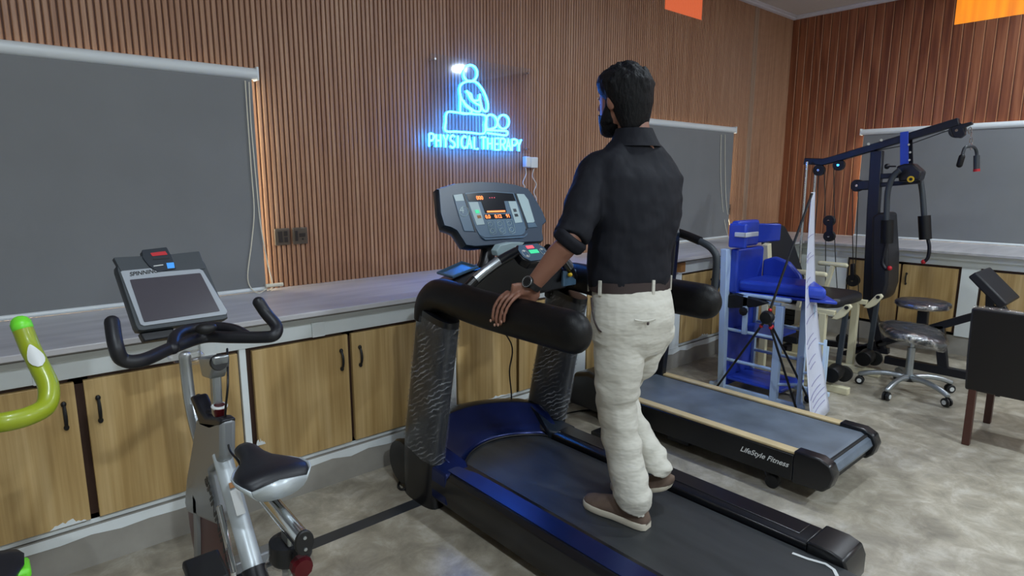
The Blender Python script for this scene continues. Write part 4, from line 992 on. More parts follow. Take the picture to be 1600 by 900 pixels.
# ================================================================== MAN
W_ = thing('person', 'man in black shirt and cream trousers walking on the treadmill, seen from behind', 'person', (1.80, 1.40, BZ))
YAW = math.radians(-14)
lat = Vector((math.cos(YAW), math.sin(YAW), 0)); fwd = Vector((-math.sin(YAW), math.cos(YAW), 0)); zz = Vector((0, 0, 1))
def ring(c, rx, ry, L_=lat, F_=fwd, n=28, p=1.0, back=1.0):
    c = Vector(c); out = []
    for j in range(n):
        u = 2*PI*j/n; a = math.cos(u); b = math.sin(u)
        aa = abs(a)**p*(1 if a > 0 else -1); bb = abs(b)**p*(1 if b > 0 else -1)
        if bb < 0: bb *= back
        out.append(c+L_*rx*aa+F_*ry*bb)
    return out
def limb(mb, pts, rads, n=18, up=(0, 1, 0), k=5, fold=None, seed=0):
    if fold:   # cloth folds: oblique ridges, stronger where fold(t) is larger
        P_ = cr(pts, k); N_ = len(P_)-1; m_ = len(pts)-1; g_ = random.Random(seed); f1, f2, q1, q2 = g_.uniform(9, 11), g_.uniform(15, 18), g_.uniform(0, 6), g_.uniform(0, 6)
        L0 = sum((P_[i+1]-P_[i]).length for i in range(N_))
        rf = lambda i, q: float(np.interp(i/N_*m_, range(m_+1), [r[q] if isinstance(r, tuple) else r for r in rads]))
        def rg_(t, i):
            o = []
            for j in range(n):
                u = 2*PI*j/n; s1 = math.sin(2*PI*L0*f1*t+1.6*math.sin(u+q1)+q2); s2 = math.sin(2*PI*L0*f2*t+2.2*math.cos(u+q2)+q1)
                kf = 1+fold(t)*(.6*s1*abs(s1)+.4*s2)*(.55+.45*math.cos(u-q1))
                o.append((rf(i, 0)*math.cos(u)*kf, rf(i, 1)*math.sin(u)*kf))
            return o
        mb.sweep(P_, rg_, up); return
    P_ = cr(pts, k); N_ = len(P_)-1; m_ = len(pts)-1
    rf = lambda i, q: float(np.interp(i/N_*m_, range(m_+1), [r[q] if isinstance(r, tuple) else r for r in rads]))
    mb.sweep(P_, lambda t, i: [(rf(i, 0)*math.cos(2*PI*j/n), rf(i, 1)*math.sin(2*PI*j/n)) for j in range(n)], up)
def remesh(ob, vox, sm=4, fac=.5):
    md = ob.modifiers.new('r', 'REMESH'); md.mode = 'VOXEL'; md.voxel_size = vox; md.use_smooth_shade = True
    md = ob.modifiers.new('sm', 'SMOOTH'); md.iterations = sm; md.factor = fac
def WD(v): return float(FW@(np.array(v)-CAM))
hipC = Vector((1.825, 1.385, .96)); waist = Vector((1.83, 1.405, 1.055)); chest = Vector((1.862, 1.44, 1.36)); neck = Vector((1.895, 1.475, 1.60))
shL = Vector((1.745, 1.520, 1.492)); shR = Vector((2.005, 1.440, 1.487))
elL = QX(893, 372, 1.555); wrL = QX(829, 450, 1.462); haL = QX(806, 462, 1.43)
elR = Vector((2.065, 1.49, 1.215)); wrR = Vector((2.185, 1.60, 1.065))
# trousers (pelvis and waist raised and eased to the left)
MV = Vector((-.012, .012, .018))
m = MB()
m.loft([ring((1.814, 1.397, 0.810), .13, .095), ring((1.813, 1.395, 0.870), .165, .115), ring((1.813, 1.390, 0.948), .172, .122), ring((1.814, 1.397, 1.018), .163, .115), ring((1.818, 1.414, 1.080), .156, .102)])
hL = Vector((1.752, 1.405, .90)); hR = Vector((1.902, 1.365, .90))
kL = Vector((1.752, 1.405, .60)); aL = Vector((1.748, 1.315, .255)); kR = Vector((1.900, 1.520, .62)); aR = Vector((1.915, 1.345, .335))
limb(m, [hL+Vector((0, 0, .03)), (1.75, 1.402, .75), kL, (1.752, 1.362, .42), aL+Vector((0, 0, .03)), aL+Vector((0, .003, -.01))], [(.088, .098), (.086, .094), (.071, .076), (.067, .071), (.068, .072), (.060, .066)], up=(0, 1, 0), n=30, k=12, fold=lambda t: .07+.15*math.exp(-((t-.42)/.14)**2)+.34*max(0, t-.68)/.32, seed=2)
limb(m, [hR+Vector((0, 0, .03)), (1.90, 1.44, .76), kR, (1.905, 1.445, .47), aR+Vector((0, 0, .02)), aR+Vector((0, -.01, -.012))], [(.088, .098), (.083, .09), (.068, .070), (.061, .065), (.058, .062), (.052, .058)], up=(0, 1, 0), n=30, k=12, fold=lambda t: .07+.15*math.exp(-((t-.42)/.14)**2)+.30*max(0, t-.68)/.32, seed=5)
tr = m.build('trousers', 'pants', W_); remesh(tr, .007, 2)
tx = bpy.data.textures.new('wr', 'CLOUDS'); tx.noise_scale = .05; tx.noise_depth = 1
md = tr.modifiers.new('d', 'DISPLACE'); md.texture = tx; md.strength = .005; md.mid_level = .5
# trouser details
def on_back(px, py, wd): return QW(px, py, wd)
m = MB(); pk = [(960, 496), (975, 499), (990, 499), (1006, 495)]
# belt
m = MB(); m.loft([ring((1.818, 1.414, 1.050), .164, .110), ring((1.818, 1.414, 1.052), .168, .114), ring((1.818, 1.414, 1.088), .168, .114), ring((1.818, 1.414, 1.090), .164, .110)]); bl = m.build('belt', 'leather', W_)
m = MB()
for u in (math.radians(198), math.radians(275), math.radians(330), math.radians(150)):
    m = MB()
    p = Vector((1.818, 1.414, 1.070))+lat*.1695*math.cos(u)+fwd*.1155*math.sin(u); nn = (lat*math.cos(u)*.114+fwd*math.sin(u)*.168).normalized(); tt = zz.cross(nn)
    m.obox(p, tt*.006, nn*.003, zz*.027); m.build('belt_loop', 'pants', W_, bevel=.001)
# back pocket welt
u0 = math.radians(258)
m = MB(); pts = []
for a_ in np.linspace(math.radians(236), math.radians(262), 6):
    pts.append(Vector((1.825, 1.378, .965-.004*math.sin(a_*9)))+lat*.178*math.cos(a_)+fwd*.128*math.sin(a_))
m.tube(pts, .0035, 6, flat=1.0); m.build('pocket_welt', 'pants', W_)
m = MB(); m.ell(pts[3]+Vector((0, -.004, -.008)), (.006, .004, .006), 10, 6); m.build('pocket_button', 'leather', W_)
m = MB(); pts = []
for a_, z_ in ((168, 1.03), (172, .995), (180, .955), (190, .925), (197, .915)):
    a2 = math.radians(a_); pts.append(Vector((1.813, 1.392, z_))+lat*.1745*math.cos(a2)+fwd*.124*math.sin(a2))
m.tube(cr(pts, 3), .0035, 6); m.build('side_pocket_edge', 'leather', W_)
# shoes
def shoe(c, toe, zc, pitch, parent):
    # c heel point (x,y), toe dir; along y local
    d = Vector((toe[0]-c[0], toe[1]-c[1], 0)); Ln = d.length; d.normalize(); s_ = d.cross(zz).normalized()
    cp_, sp_ = math.cos(pitch), math.sin(pitch)
    base = Vector((c[0], c[1], zc))
    def P3(t, w_, h):   # pivot at ball of the foot
        x = t*Ln; bx_ = .72*Ln
        if x < bx_: xx = bx_-(bx_-x)*cp_-h*sp_*0+h*sp_*-1; hh = (bx_-x)*sp_+h*cp_
        else: xx = x; hh = h
        return base+d*xx+s_*w_+zz*hh
    ts = [0, .04, .14, .3, .48, .64, .78, .9, .97, 1.0]; ws = [.018, .03, .036, .036, .038, .046, .048, .042, .028, .010]
    tops = [.055, .072, .088, .095, .088, .07, .056, .047, .038, .028]
    up_ = MB(); r_ = []
    for t, w_, h in zip(ts, ws, tops):
        rr = []
        for j in range(18):
            u = 2*PI*j/18; a, b = math.cos(u), math.sin(u)
            hh = .022+(h-.022)*b**.8 if b > 0 else .020
            rr.append(P3(t, w_*(a if b <= 0 else a*(1-.22*b)), hh if b > 0 else .020+.0*b))
        r_.append(rr)
    up_.loft(r_); so_ = up_.build('shoe', 'suede', parent, smooth=70)
    so = MB(); rr1 = []
    loop = [(t, w_*1.08) for t, w_ in zip(ts, ws)]+[(t, -w_*1.08) for t, w_ in reversed(list(zip(ts, ws)))]
    so.loft([[P3(t, w_*.95, 0.0) for t, w_ in loop], [P3(t, w_, .004) for t, w_ in loop], [P3(t, w_, .022) for t, w_ in loop], [P3(t, w_*.93, .026) for t, w_ in loop]])
    so.build('sole', 'sole', so_, smooth=50)
shoe((1.758, 1.245), (1.728, 1.530), BZ+.002, 0, W_)
shoe((1.935, 1.265), (1.915, 1.545), BZ+.004, math.radians(24), W_)
# body (one surface): head, neck, torso core, arms, hands
m = MB()
hc = Vector((1.890, 1.528, 1.742))
hy = math.radians(2); HL = Vector((math.cos(hy), math.sin(hy), 0)); HF = Vector((-math.sin(hy), math.cos(hy), 0))
hr_ = [(-.115, .028, .030, .052), (-.105, .045, .045, .045), (-.085, .058, .066, .030), (-.055, .067, .082, .014), (-.02, .073, .092, .004), (.02, .076, .096, .0), (.055, .074, .093, .0), (.085, .062, .078, -.002), (.103, .040, .052, -.004), (.110, .015, .02, -.004)]
m.loft([ring(hc+zz*a+HF*d, b, c, HL, HF, 24) for a, b, c, d in hr_])
# face: nose, brow, lips, ears
def hp(l, f, z): return hc+HL*l+HF*f+zz*z
m.loft([ring(hp(0, .092, .02), .008, .010, HL, HF, 10), ring(hp(0, .100, -.005), .011, .016, HL, HF, 10), ring(hp(0, .105, -.025), .016, .018, HL, HF, 10), ring(hp(0, .095, -.035), .012, .010, HL, HF, 10)])
m.ell(hp(0, .085, .035), (.045, .014, .010)); m.ell(hp(0, .094, -.058), (.022, .010, .006)); m.ell(hp(0, .093, -.068), (.020, .010, .006)); m.ell(hp(0, .083, -.095), (.022, .018, .016))
for s_ in (-1, 1):
    m.ell(hp(s_*.079, -.004, -.012), (.008, .020, .030), 12, 8); m.ell(hp(s_*.084, .004, -.008), (.006, .012, .022), 12, 8)
    m.ell(hp(s_*.030, .084, .012), (.013, .010, .010), 12, 8)
limb(m, [chest+Vector((0, 0, .18)), neck+Vector((.0, 0, -.03)), (1.902, 1.492, 1.66), hp(0, -.01, -.05)], [(.075, .07), (.062, .062), (.055, .058), (.055, .058)])
m.loft([ring(waist+zz*.0, .13, .085), ring((1.833, 1.432, 1.218), .135, .09), ring(chest, .15, .10), ring((1.875, 1.452, 1.46), .15, .085), ring((1.885, 1.46, 1.53), .11, .06)])
limb(m, [chest+Vector((-.06, .0, .12)), shL, (shL+elL)/2, elL, (elL*2+wrL)/3, (elL+wrL*2)/3, wrL], [.05, .045, .042, .040, (.041, .039), (.034, .031), (.028, .024)], up=(1, 0, 0))
limb(m, [chest+Vector((.06, .0, .12)), shR, (shR+elR)/2, elR, (elR*2+wrR)/3, (elR+wrR*2)/3, wrR], [.05, .045, .042, .040, (.041, .039), (.034, .031), (.028, .024)], up=(1, 0, 0))
# left hand resting over the arm pad: palm across the top, fingers down its outer side
def hand(wr, side):
    s = side    # -1: fingers hang towards -x (left hand on left arm); +1 mirrored
    xa = 1.425 if s < 0 else 2.205
    top = .963+.073
    def A(th, y, lift=0):  # point on the pad's ellipse, th from top (0) towards outside
        a, b = .055+lift, .073+lift
        return Vector((xa+s*a*math.sin(th), y, .963+b*math.cos(th)))
    ym = haL.y if s < 0 else 1.66
    palm0 = A(-.55, ym-.035, .020); palm1 = A(.25, ym, .020)
    limb(m, [wr, wr*.5+palm0*.5+Vector((0, 0, .006)), palm0, (palm0+palm1)/2+Vector((0, 0, .004)), palm1], [(.027, .023), (.034, .021), (.042, .016), (.044, .014), (.040, .012)], up=(0, 0, 1), k=4)
    offs = [(-.034, .92, .0078), (-.012, 1.06, .0086), (.011, 1.10, .0090), (.033, .98, .0086)]
    for dy, ln, r in offs:
        pts = [A(.1, ym+dy*.9, .016), A(.55, ym+dy*1.0+.003, .013), A(.55+.45*ln, ym+dy*1.0+.010, .011), A(.55+.85*ln, ym+dy*.95+.014, .010), A(.55+1.15*ln, ym+dy*.9+.016, .009)]
        m.tube(cr(pts, 3), [r*1.12, r*1.05, r*.98, r*.9, r*.78], 10, ends=True)
    tp_ = [A(-.5, ym-.01, .018), A(-.75, ym+.035, .014), A(-.85, ym+.062, .012), A(-.8, ym+.085, .010)]
    m.tube(cr(tp_, 3), [.015, .012, .011, .009], 10, ends=True)
    return A, ym, offs
HA = hand(wrL, -1); hand(wrR, 1)
bd = m.build('body', 'skin', W_); remesh(bd, .0045, 3, .5)
m = MB(); A, ym, offs = HA
for dy, ln, r in offs: m.ell(A(.55+1.15*ln, ym+dy*.9+.019, .018), (.003, .005, .006), 8, 6)
m.build('fingernails', 'nail', W_)
m = MB()
for s_ in (-1, 1): m.ell(hp(s_*.030, .093, .014), (.009, .005, .005), 12, 8)
m.build('eyes', 'label', W_)
# shirt: torso + sleeves with rolled cuffs
m = MB()
m.loft([ring((1.818, 1.416, 1.063), .165, .112), ring((1.820, 1.418, 1.098), .172, .118), ring((1.830, 1.427, 1.198), .172, .122), ring((1.853, 1.43, 1.28), .182, .128, p=.9), ring((1.864, 1.442, 1.38), .195, .128, p=.88), ring((1.874, 1.452, 1.46), .200, .114, p=.88), ring((1.880, 1.46, 1.51), .180, .09, p=.9), ring((1.888, 1.468, 1.563), .132, .074), ring((1.893, 1.476, 1.600), .086, .070), ring((1.894, 1.478, 1.615), .066, .062)])
cuL = shL.lerp(elL, 1.12) if False else elL+(wrL-elL)*.10
limb(m, [chest+Vector((-.07, .03, .10)), shL+Vector((.01, 0, -.01)), shL.lerp(elL, .35), shL.lerp(elL, .75), elL+(wrL-elL)*.02], [(.085, .085), (.074, .074), (.069, .072), (.063, .067), (.058, .060)], up=(1, 0, 0), n=28, k=10, fold=lambda t: .0 if t < .25 else .22*(t-.2), seed=9)
limb(m, [chest+Vector((.07, -.0, .10)), shR+Vector((-.01, 0, -.01)), shR.lerp(elR, .35), shR.lerp(elR, .75), elR+(wrR-elR)*.02], [(.085, .085), (.074, .074), (.067, .070), (.062, .064), (.058, .060)], up=(1, 0, 0))
sh = m.build('shirt', 'shirt', W_); remesh(sh, .008, 3)
tx2 = bpy.data.textures.new('wr2', 'CLOUDS'); tx2.noise_scale = .07; tx2.noise_depth = 1
md = sh.modifiers.new('d', 'DISPLACE'); md.texture = tx2; md.strength = .014; md.mid_level = .5
for (e_, w2) in ((elL, wrL), (elR, wrR)):
    m = MB(); d = (w2-e_).normalized(); limb(m, [e_-d*.012, e_+d*.0, e_+d*.022, e_+d*.034], [.055, .064, .062, .052], k=3, up=(1, 0, 0)); c_ = m.build('rolled_cuff', 'shirt', sh, smooth=70)
# collar
m = MB(); m.loft([ring((1.891, 1.472, 1.575), .092, .080), ring((1.894, 1.477, 1.605), .076, .070), ring((1.896, 1.481, 1.636), .064, .064), ring((1.896, 1.480, 1.638), .068, .068), ring((1.893, 1.475, 1.600), .086, .080), ring((1.890, 1.470, 1.572), .104, .088)], cap=False); m.build('collar', 'shirt', sh, smooth=60)
# hair: cap with volume over the skull, down to the nape
m = MB()
hrr = [(-.118, .054, .030, -.056), (-.10, .064, .040, -.052), (-.07, .073, .054, -.046), (-.045, .079, .066, -.040), (-.01, .090, .084, -.028), (.03, .097, .104, -.010), (.065, .097, .112, -.002), (.092, .086, .102, .002), (.112, .066, .080, .004), (.124, .038, .048, .004), (.128, .01, .014, .004)]
m.loft([ring(hc+zz*a+HF*d, b, c, HL, HF, 28) for a, b, c, d in hrr])
rg = random.Random(3)
for i in range(70):   # locks
    th = rg.uniform(0, 2*PI); ph = rg.uniform(.05, 1.25)
    o1 = hc+zz*.03+Vector((0, 0, 0))
    def sp(th, ph, r=1.0): return hc+zz*(.03+.103*math.cos(ph)*r)+HL*(.096*math.sin(ph)*math.cos(th)*r)+HF*(.108*math.sin(ph)*math.sin(th)*r)-HF*.005
    if math.sin(th) > .75 and ph > 1: continue
    pts = [sp(th, ph), sp(th+.12, ph+.18, 1.04), sp(th+.2, ph+.38, 1.03), sp(th+.22, ph+.52, 1.0)]
    m.tube(cr(pts, 3), [.008, .012, .009, .002], 6)
hr = m.build('hair', 'hair', W_); remesh(hr, .006, 1)
m = MB()
m.loft([ring(hp(0, .050, -.132), .022, .026, HL, HF, 18), ring(hp(0, .050, -.12), .040, .046, HL, HF, 18), ring(hp(0, .040, -.10), .055, .058, HL, HF, 18), ring(hp(0, .030, -.07), .066, .072, HL, HF, 18), ring(hp(0, .032, -.052), .068, .070, HL, HF, 18)])
for s_ in (-1, 1): m.loft([ring(hp(s_*.058, .040, -.085), .014, .030, HL, HF, 12), ring(hp(s_*.068, .026, -.05), .008, .022, HL, HF, 12), ring(hp(s_*.076, .018, -.02), .005, .012, HL, HF, 12), ring(hp(s_*.080, .008, .02), .006, .014, HL, HF, 12)])
m.ell(hp(0, .100, -.047), (.026, .008, .007)); be = m.build('beard', 'hair', W_); remesh(be, .005, 2)
# wristwatch
wd_ = (wrL-elL).normalized(); wc = elL+(wrL-elL)*.93
m = MB(); A1 = wd_.cross(Vector((0, 0, 1))).normalized(); B1 = wd_.cross(A1)
ringp = lambda r1, r2, off: [wc+wd_*off+A1*r1*math.cos(2*PI*j/24)+B1*r2*math.sin(2*PI*j/24) for j in range(24)]
m.loft([ringp(.032, .029, -.011), ringp(.0345, .0315, -.010), ringp(.0345, .0315, .010), ringp(.032, .029, .011)]); wt = m.build('wristwatch', 'ink', W_)
fdir = Vector((-.75, -.25, .6)).normalized(); fdir = (fdir-wd_*fdir.dot(wd_)).normalized()
m = MB(); m.lathe(wc+fdir*.028, [(.0, 0), (.021, 0), (.022, .006), (.020, .011), (.0, .011)], 24, fdir); cs = m.build('watch_case', 'ink', wt)
m = MB(); m.tube([wc+fdir*.0395+(A2*math.cos(a_)+B2*math.sin(a_))*.0195 for A2, B2 in [(wd_, wd_.cross(fdir))] for a_ in [2*PI*i/24 for i in range(24)]], .0014, 6, closed=True)
for i in range(12):
    a_ = 2*PI*i/12; p = wc+fdir*.0395+(wd_*math.cos(a_)+wd_.cross(fdir)*math.sin(a_))*.015; m.ell(p, (.001, .001, .001), 6, 4)
m.build('dial_markings', 'silver', cs)

# ================================================================== BLUE THERAPY CHAIR (left side plane x=3.8, back plane y=2.1)
TC = thing('therapy_chair', 'blue padded therapy chair in a pale blue metal frame behind the second treadmill', 'chair', (4.0, 1.85, 0))
fx0, fx1 = 3.80, 4.17
for fx in (fx0, fx1):
    for (ya, za, zb_) in ((2.12, .03, 1.0), (1.76, .03, .66)):
        if fx == fx1 and ya > 2: zb_ = .66
        if fx == fx0 and ya > 2: continue
        m = MB(); m.beam([(fx, ya, za), (fx, ya, zb_)], .032, .05, up=(0, 1, 0)); m.build('frame_post', 'paleblue', TC, bevel=.004)
    m = MB(); m.beam([(fx, 2.22, .035), (fx, 1.56, .035)], .03, .03); m.build('bottom_rail', 'paleblue', TC, bevel=.004)
    for z in (.235, .447, .67):
        m = MB(); m.tube([(fx, 2.12, z), (fx, 1.76, z)], .011, 10); m.build('side_rung', 'paleblue', TC)
    m = MB(); m.tube([(fx, 1.60, .04), (fx, 1.60, .36)], .014, 10); m.tube([(fx, 1.76, .14), (fx, 1.60, .18)], .01, 8); m.build('front_stub', 'paleblue', TC)
m = MB(); m.tube([(fx0, 1.58, .035), (fx1+.1, 1.80, .035)], .013, 10); m.tube([(fx0, 2.2, .035), (fx1, 2.2, .035)], .013, 10); m.build('base_cross_tube', 'paleblue', TC)
m = MB(); m.tube([(3.79, 2.07, .70), (3.79, 1.70, .705)], .014, 10, ends=True); ar = m.build('armrest_tube', 'paleblue', TC)
m = MB(); m.beam([(3.77, 1.98, .70), (3.77, 1.975, .44)], .02, .032, up=(0, 1, 0)); m.build('hanging_bracket', 'paleblue', ar, bevel=.003)
m = MB(); m.lathe((3.745, 1.975, .60), [(.0, 0), (.028, 0), (.03, .01), (.0, .018)], 8, (-1, 0, 0)); m.build('bracket_knob', 'ink', ar)
m = MB(); m.prism([(3.80, 2.115, .035), (4.16, 2.115, .035), (4.15, 2.115, .99), (3.77, 2.115, .99)], (0, .02, 0)); m.build('back_board', 'blue', TC, bevel=.004)
m = MB(); m.prism([(3.765, 2.10, .03), (3.800, 2.10, .03), (3.765, 2.10, 1.0), (3.705, 2.10, 1.0)], (0, .045, 0)); m.build('frame_post', 'paleblue', TC, bevel=.004)
m = MB(); m.box((3.765, 2.05, .70), (4.12, 2.115, 1.0)); m.build('back_cushion', 'blue', TC, bevel=.02, seg=3)
m = MB(); m.box((3.755, 2.05, 1.01), (4.03, 2.11, 1.185)); hdp = m.build('head_cushion', 'blue', TC, bevel=.018, seg=3)
m = MB(); m.box((3.73, 1.99, 1.01), (3.765, 2.11, 1.17)); m.build('head_wing', 'blue', hdp, bevel=.012)
m = MB(); m.prism([(4.02, 2.09, 1.02), (4.02, 2.09, 1.155), (4.22, 1.99, 1.15), (4.22, 1.99, 1.03)], (.02, .04, 0)); m.build('head_wing', 'blue', hdp, bevel=.01)
m = MB(); m.box((3.715, 1.978, 1.085), (3.88, 1.992, 1.115)); m.box((3.715, 1.98, 1.085), (3.727, 2.06, 1.115)); m.build('strap', 'label', hdp, bevel=.004)
m = MB(); m.prism([(3.79, 2.06, .72), (4.18, 2.06, .72), (4.14, 1.70, .725), (3.86, 1.51, .725)], (0, 0, .075)); m.build('seat_cushion', 'blue', TC, bevel=.025, seg=3)
m = MB(); m.prism([(3.77, 2.08, .695), (4.2, 2.08, .695), (4.16, 1.66, .70), (3.90, 1.46, .70)], (0, 0, .02)); m.build('seat_board', 'blue', TC, bevel=.006)
m = MB(); m.prism([(4.12, y, z) for y, z in [(2.06, .76), (2.06, .90), (1.98, .93), (1.88, .90), (1.80, .82), (1.78, .76)]], (.05, 0, 0)); m.build('side_pad', 'blue', TC, bevel=.015, seg=3)
for z, y1_ in ((.42, 1.80), (.085, 1.72)):
    m = MB(); m.prism([(3.82, 2.11, z), (4.15, 2.11, z), (4.15, y1_, z), (3.82, y1_-.0, z)], (0, 0, .02)); m.build('foot_board', 'blue', TC, bevel=.006)
m = MB(); m.prism([QX(*p, 3.76) for p in [(1128, 462), (1150, 458), (1185, 468), (1200, 474), (1180, 480), (1140, 482), (1128, 478)]], (.08, 0, 0)); m.build('hanging_strap', 'ink', TC, bevel=.01)
# chrome ladder side rail
m = MB(); m.beam([(3.98, 1.63, .66), (4.0, 1.62, .05)], .014, .02); m.beam([(3.98, 1.54, .45), (4.0, 1.54, .05)], .014, .02)
for z in (.18, .30, .42): m.tube([(3.985, 1.63, z), (3.985, 1.54, z)], .007, 8)
m.build('leg_ladder', 'paleblue', TC)

# ================================================================== BEIGE LEG-EXTENSION CHAIR
QC = thing('leg_exercise_chair', 'cream framed leg exercise chair with black seat and tall sloping black back', 'exercise chair', (4.7, 1.9, 0))
m = MB()
m.prism([(4.48, 2.10, .62), (4.98, 2.10, .62), (4.96, 2.22, .95), (4.90, 2.28, 1.09), (4.82, 2.30, 1.12), (4.66, 2.30, 1.12), (4.58, 2.28, 1.09), (4.53, 2.22, .95)], (0, .06, -.02)); bk = m.build('backrest', 'vinylk', QC, bevel=.02, seg=3)
m = MB(); m.prism([(4.62, 2.278, 1.07), (4.78, 2.278, 1.07), (4.78, 2.292, 1.105), (4.62, 2.292, 1.105)], (0, -.006, .002)); m.build('white_label', 'label', bk)
m = MB(); m.prism([(4.42, 2.12, .56), (4.98, 2.12, .56), (4.98, 1.72, .56), (4.90, 1.66, .56), (4.50, 1.66, .56), (4.42, 1.72, .56)], (0, 0, .07)); m.build('seat', 'vinylk', QC, bevel=.03, seg=3)
for x in (4.42, 5.0):
    m = MB(); m.beam([(x, 2.2, .54), (x, 1.66, .54)], .035, .035); m.build('seat_rail', 'cream', QC, bevel=.004)
    for y in (1.74, 2.16):
        m = MB(); m.beam([(x, y, .53), (x, y, .04)], .04, .05, up=(0, 1, 0)); m.build('leg', 'cream', QC, bevel=.004)
    m = MB(); m.beam([(x-.05, 2.40, .025), (x-.05, 1.51, .025)], .05, .05); m.build('foot_bar', 'cream', QC, bevel=.005)
    m = MB(); m.prism([(x-.02, y, z) for y, z in [(1.68, .50), (1.66, .53), (1.60, .61), (1.57, .62), (1.555, .60), (1.60, .53), (1.64, .50)]], (.03, 0, 0)); br = m.build('pivot_bracket', 'cream', QC, bevel=.006)
    m = MB(); m.cyl((x-.03, 1.585, .595), (x+.02, 1.585, .595), .013, 12); m.build('pivot_pin', 'ink', br)
    m = MB(); m.beam([(x+.02, 1.60, .59), (x+.02, 1.62, .15)], .022, .035, up=(0, 1, 0)); m.build('lever', 'charcoal', QC, bevel=.004)
    m = MB(); m.lathe((x-.12, 1.61, .13), [(.01, 0), (.05, .002), (.055, .01), (.055, .15), (.05, .158), (.01, .16)], 22, (1, .12, 0)); m.build('foam_roller', 'foam', QC)
    m = MB(); m.lathe((x+.07, 1.60, .10), [(.01, 0), (.055, .002), (.055, .04), (.01, .042)], 22, (1, .12, 0)); m.build('end_disc', 'rubber', QC)
m = MB(); m.beam([(4.42, 2.19, .98), (4.50, 2.19, .60)], .05, .06, up=(1, 0, 0)); m.build('side_stay', 'cream', QC, bevel=.004)
for x, ya, yb, yp in ((4.40, 1.985, 1.745, 1.86), (5.0, 2.03, 1.835, 1.93)):
    m = MB(); m.tube([(x, ya, .803), (x, yb, .803)], .018, 12, ends=True); m.build('grip_bar', 'cream', QC)
    m = MB(); m.beam([(x, yp, .79), (x, yp+.05, .55)], .028, .035, up=(1, 0, 0)); m.build('grip_post', 'cream', QC, bevel=.003)
m = MB(); m.beam([(4.42, 2.1, .30), (5.0, 2.1, .30)], .035, .035); m.build('cross_rail', 'cream', QC)
m = MB(); m.box((4.52, 1.95, .24), (4.75, 2.10, .29)); m.build('weight_tray', 'ink', QC, bevel=.005)

# ================================================================== X-BANNER STAND seen from behind, nearly edge-on
XB = thing('banner_stand', 'black X-shaped banner stand holding a tall white banner seen almost edge-on', 'banner', (3.62, 1.72, 0))
N0 = QX(1272, 650, 3.42); F0 = QX(1297, 640, 3.92); N0.z = .02; F0.z = .02
d_ = (F0-N0).normalized(); hub = QW(1199, 496, 3.62)
topn = QW(1269, 302, 3.60); topf = QW(1274, 300, 4.15)
def bp_(u, v):
    lo = N0.lerp(F0, u); hi = topn.lerp(topf, u); p = lo.lerp(hi, v)
    nrm_ = Vector((-d_.y, d_.x, 0)); return p+nrm_*(.035*math.sin(PI*v)*(1)+.015*math.sin(PI*u))
nu, nv = 10, 24; m = MB(); vs = [bp_(i/nu, j/nv) for j in range(nv+1) for i in range(nu+1)]
m.add(vs, [(j*(nu+1)+i, j*(nu+1)+i+1, (j+1)*(nu+1)+i+1, (j+1)*(nu+1)+i) for j in range(nv) for i in range(nu)])
bn = m.build('banner', 'paper', XB); md = bn.modifiers.new('s', 'SOLIDIFY'); md.thickness = .002
m = MB(); rg = random.Random(5)
for v in [.06, .085, .11, .135, .17, .24, .27, .33, .36, .44, .50, .58, .61, .70, .72, .80]:
    u0 = rg.uniform(.08, .3); u1 = rg.uniform(.6, .93); k = 8
    up_ = [bp_(u0+(u1-u0)*i/k, v)+Vector((d_.y, -d_.x, 0))*-.003 for i in range(k+1)]
    m.tube(up_, .0018, 5); m.tube([p+Vector((d_.y, -d_.x, 0))*.006 for p in up_], .0018, 5)
m.build('print_showthrough', 'violetink', bn)
m = MB(); m.lathe(hub-Vector((.0, 0, .0))+Vector((-.03, 0, 0)), [(.0, 0), (.035, .005), (.042, .025), (.035, .05), (.0, .055)], 20, (1, 0, 0)); hb2 = m.build('hub', 'ink', XB)
arms = [topn, QW(1273, 301, 4.0), QZ(1115, 601, .01), QZ(1246, 644, .01), QZ(1263, 623, .035)]
arms[2] = Vector((3.70, 2.135, .012)); arms[3] = QZ(1247, 648, .01); arms[4] = QZ(1263, 623, .03)
for i, a_ in enumerate(arms):
    if i == 1: continue
    m = MB(); pp = [hub, hub.lerp(a_, .5)+Vector((0, 0, .01 if i < 2 else -.0)), a_]
    m.tube(pp, .007, 8); m.build('rod', 'ink', XB)
    m = MB(); m.ell(hub.lerp(a_, .06 if i < 2 else .1), (.012, .012, .012), 10, 6); m.build('red_ring', 'red', XB)
m = MB(); m.ell(arms[4]+Vector((0, 0, .0)), (.028, .028, .028), 14, 8); m.build('foot_weight', 'ink', XB)

# ================================================================== MULTI-GYM (frame plane x=5.4)
G = thing('multi_gym', 'black steel multi-gym with cable pulleys and butterfly arms before the right wall', 'gym machine', (5.4, 1.6, 0))
GX = 5.4
def GP(px, py, x=GX): return QX(px, py, x)
def gbeam(name, pts, w_, h_, m_='gymblack', x=GX, up=(0, 0, 1), bev=.005):
    mb = MB(); mb.beam([GP(*p, x) for p in pts], w_, h_, up); return mb.build(name, m_, G, bevel=bev)
gbeam('mast', [(1371, 236), (1365, 330), (1358, 478)], .055, .085, up=(0, 1, 0))
gbeam('boom', [(1258, 252), (1287, 253), (1300, 250), (1499, 190)], .055, .055)
gbeam('mast_strut', [(1360, 474), (1378, 545)], .05, .06, up=(0, 1, 0))
gbeam('lower_beam', [(1300, 560), (1345, 545), (1440, 517), (1560, 483)], .05, .055)
gbeam('beam_post', [(1468, 508), (1474, 578)], .05, .065, up=(0, 1, 0))
m = MB(); m.beam([(GX, 1.62, .03), (GX, .60, .03)], .06, .06); m.build('floor_beam', 'gymblack', G, bevel=.005)
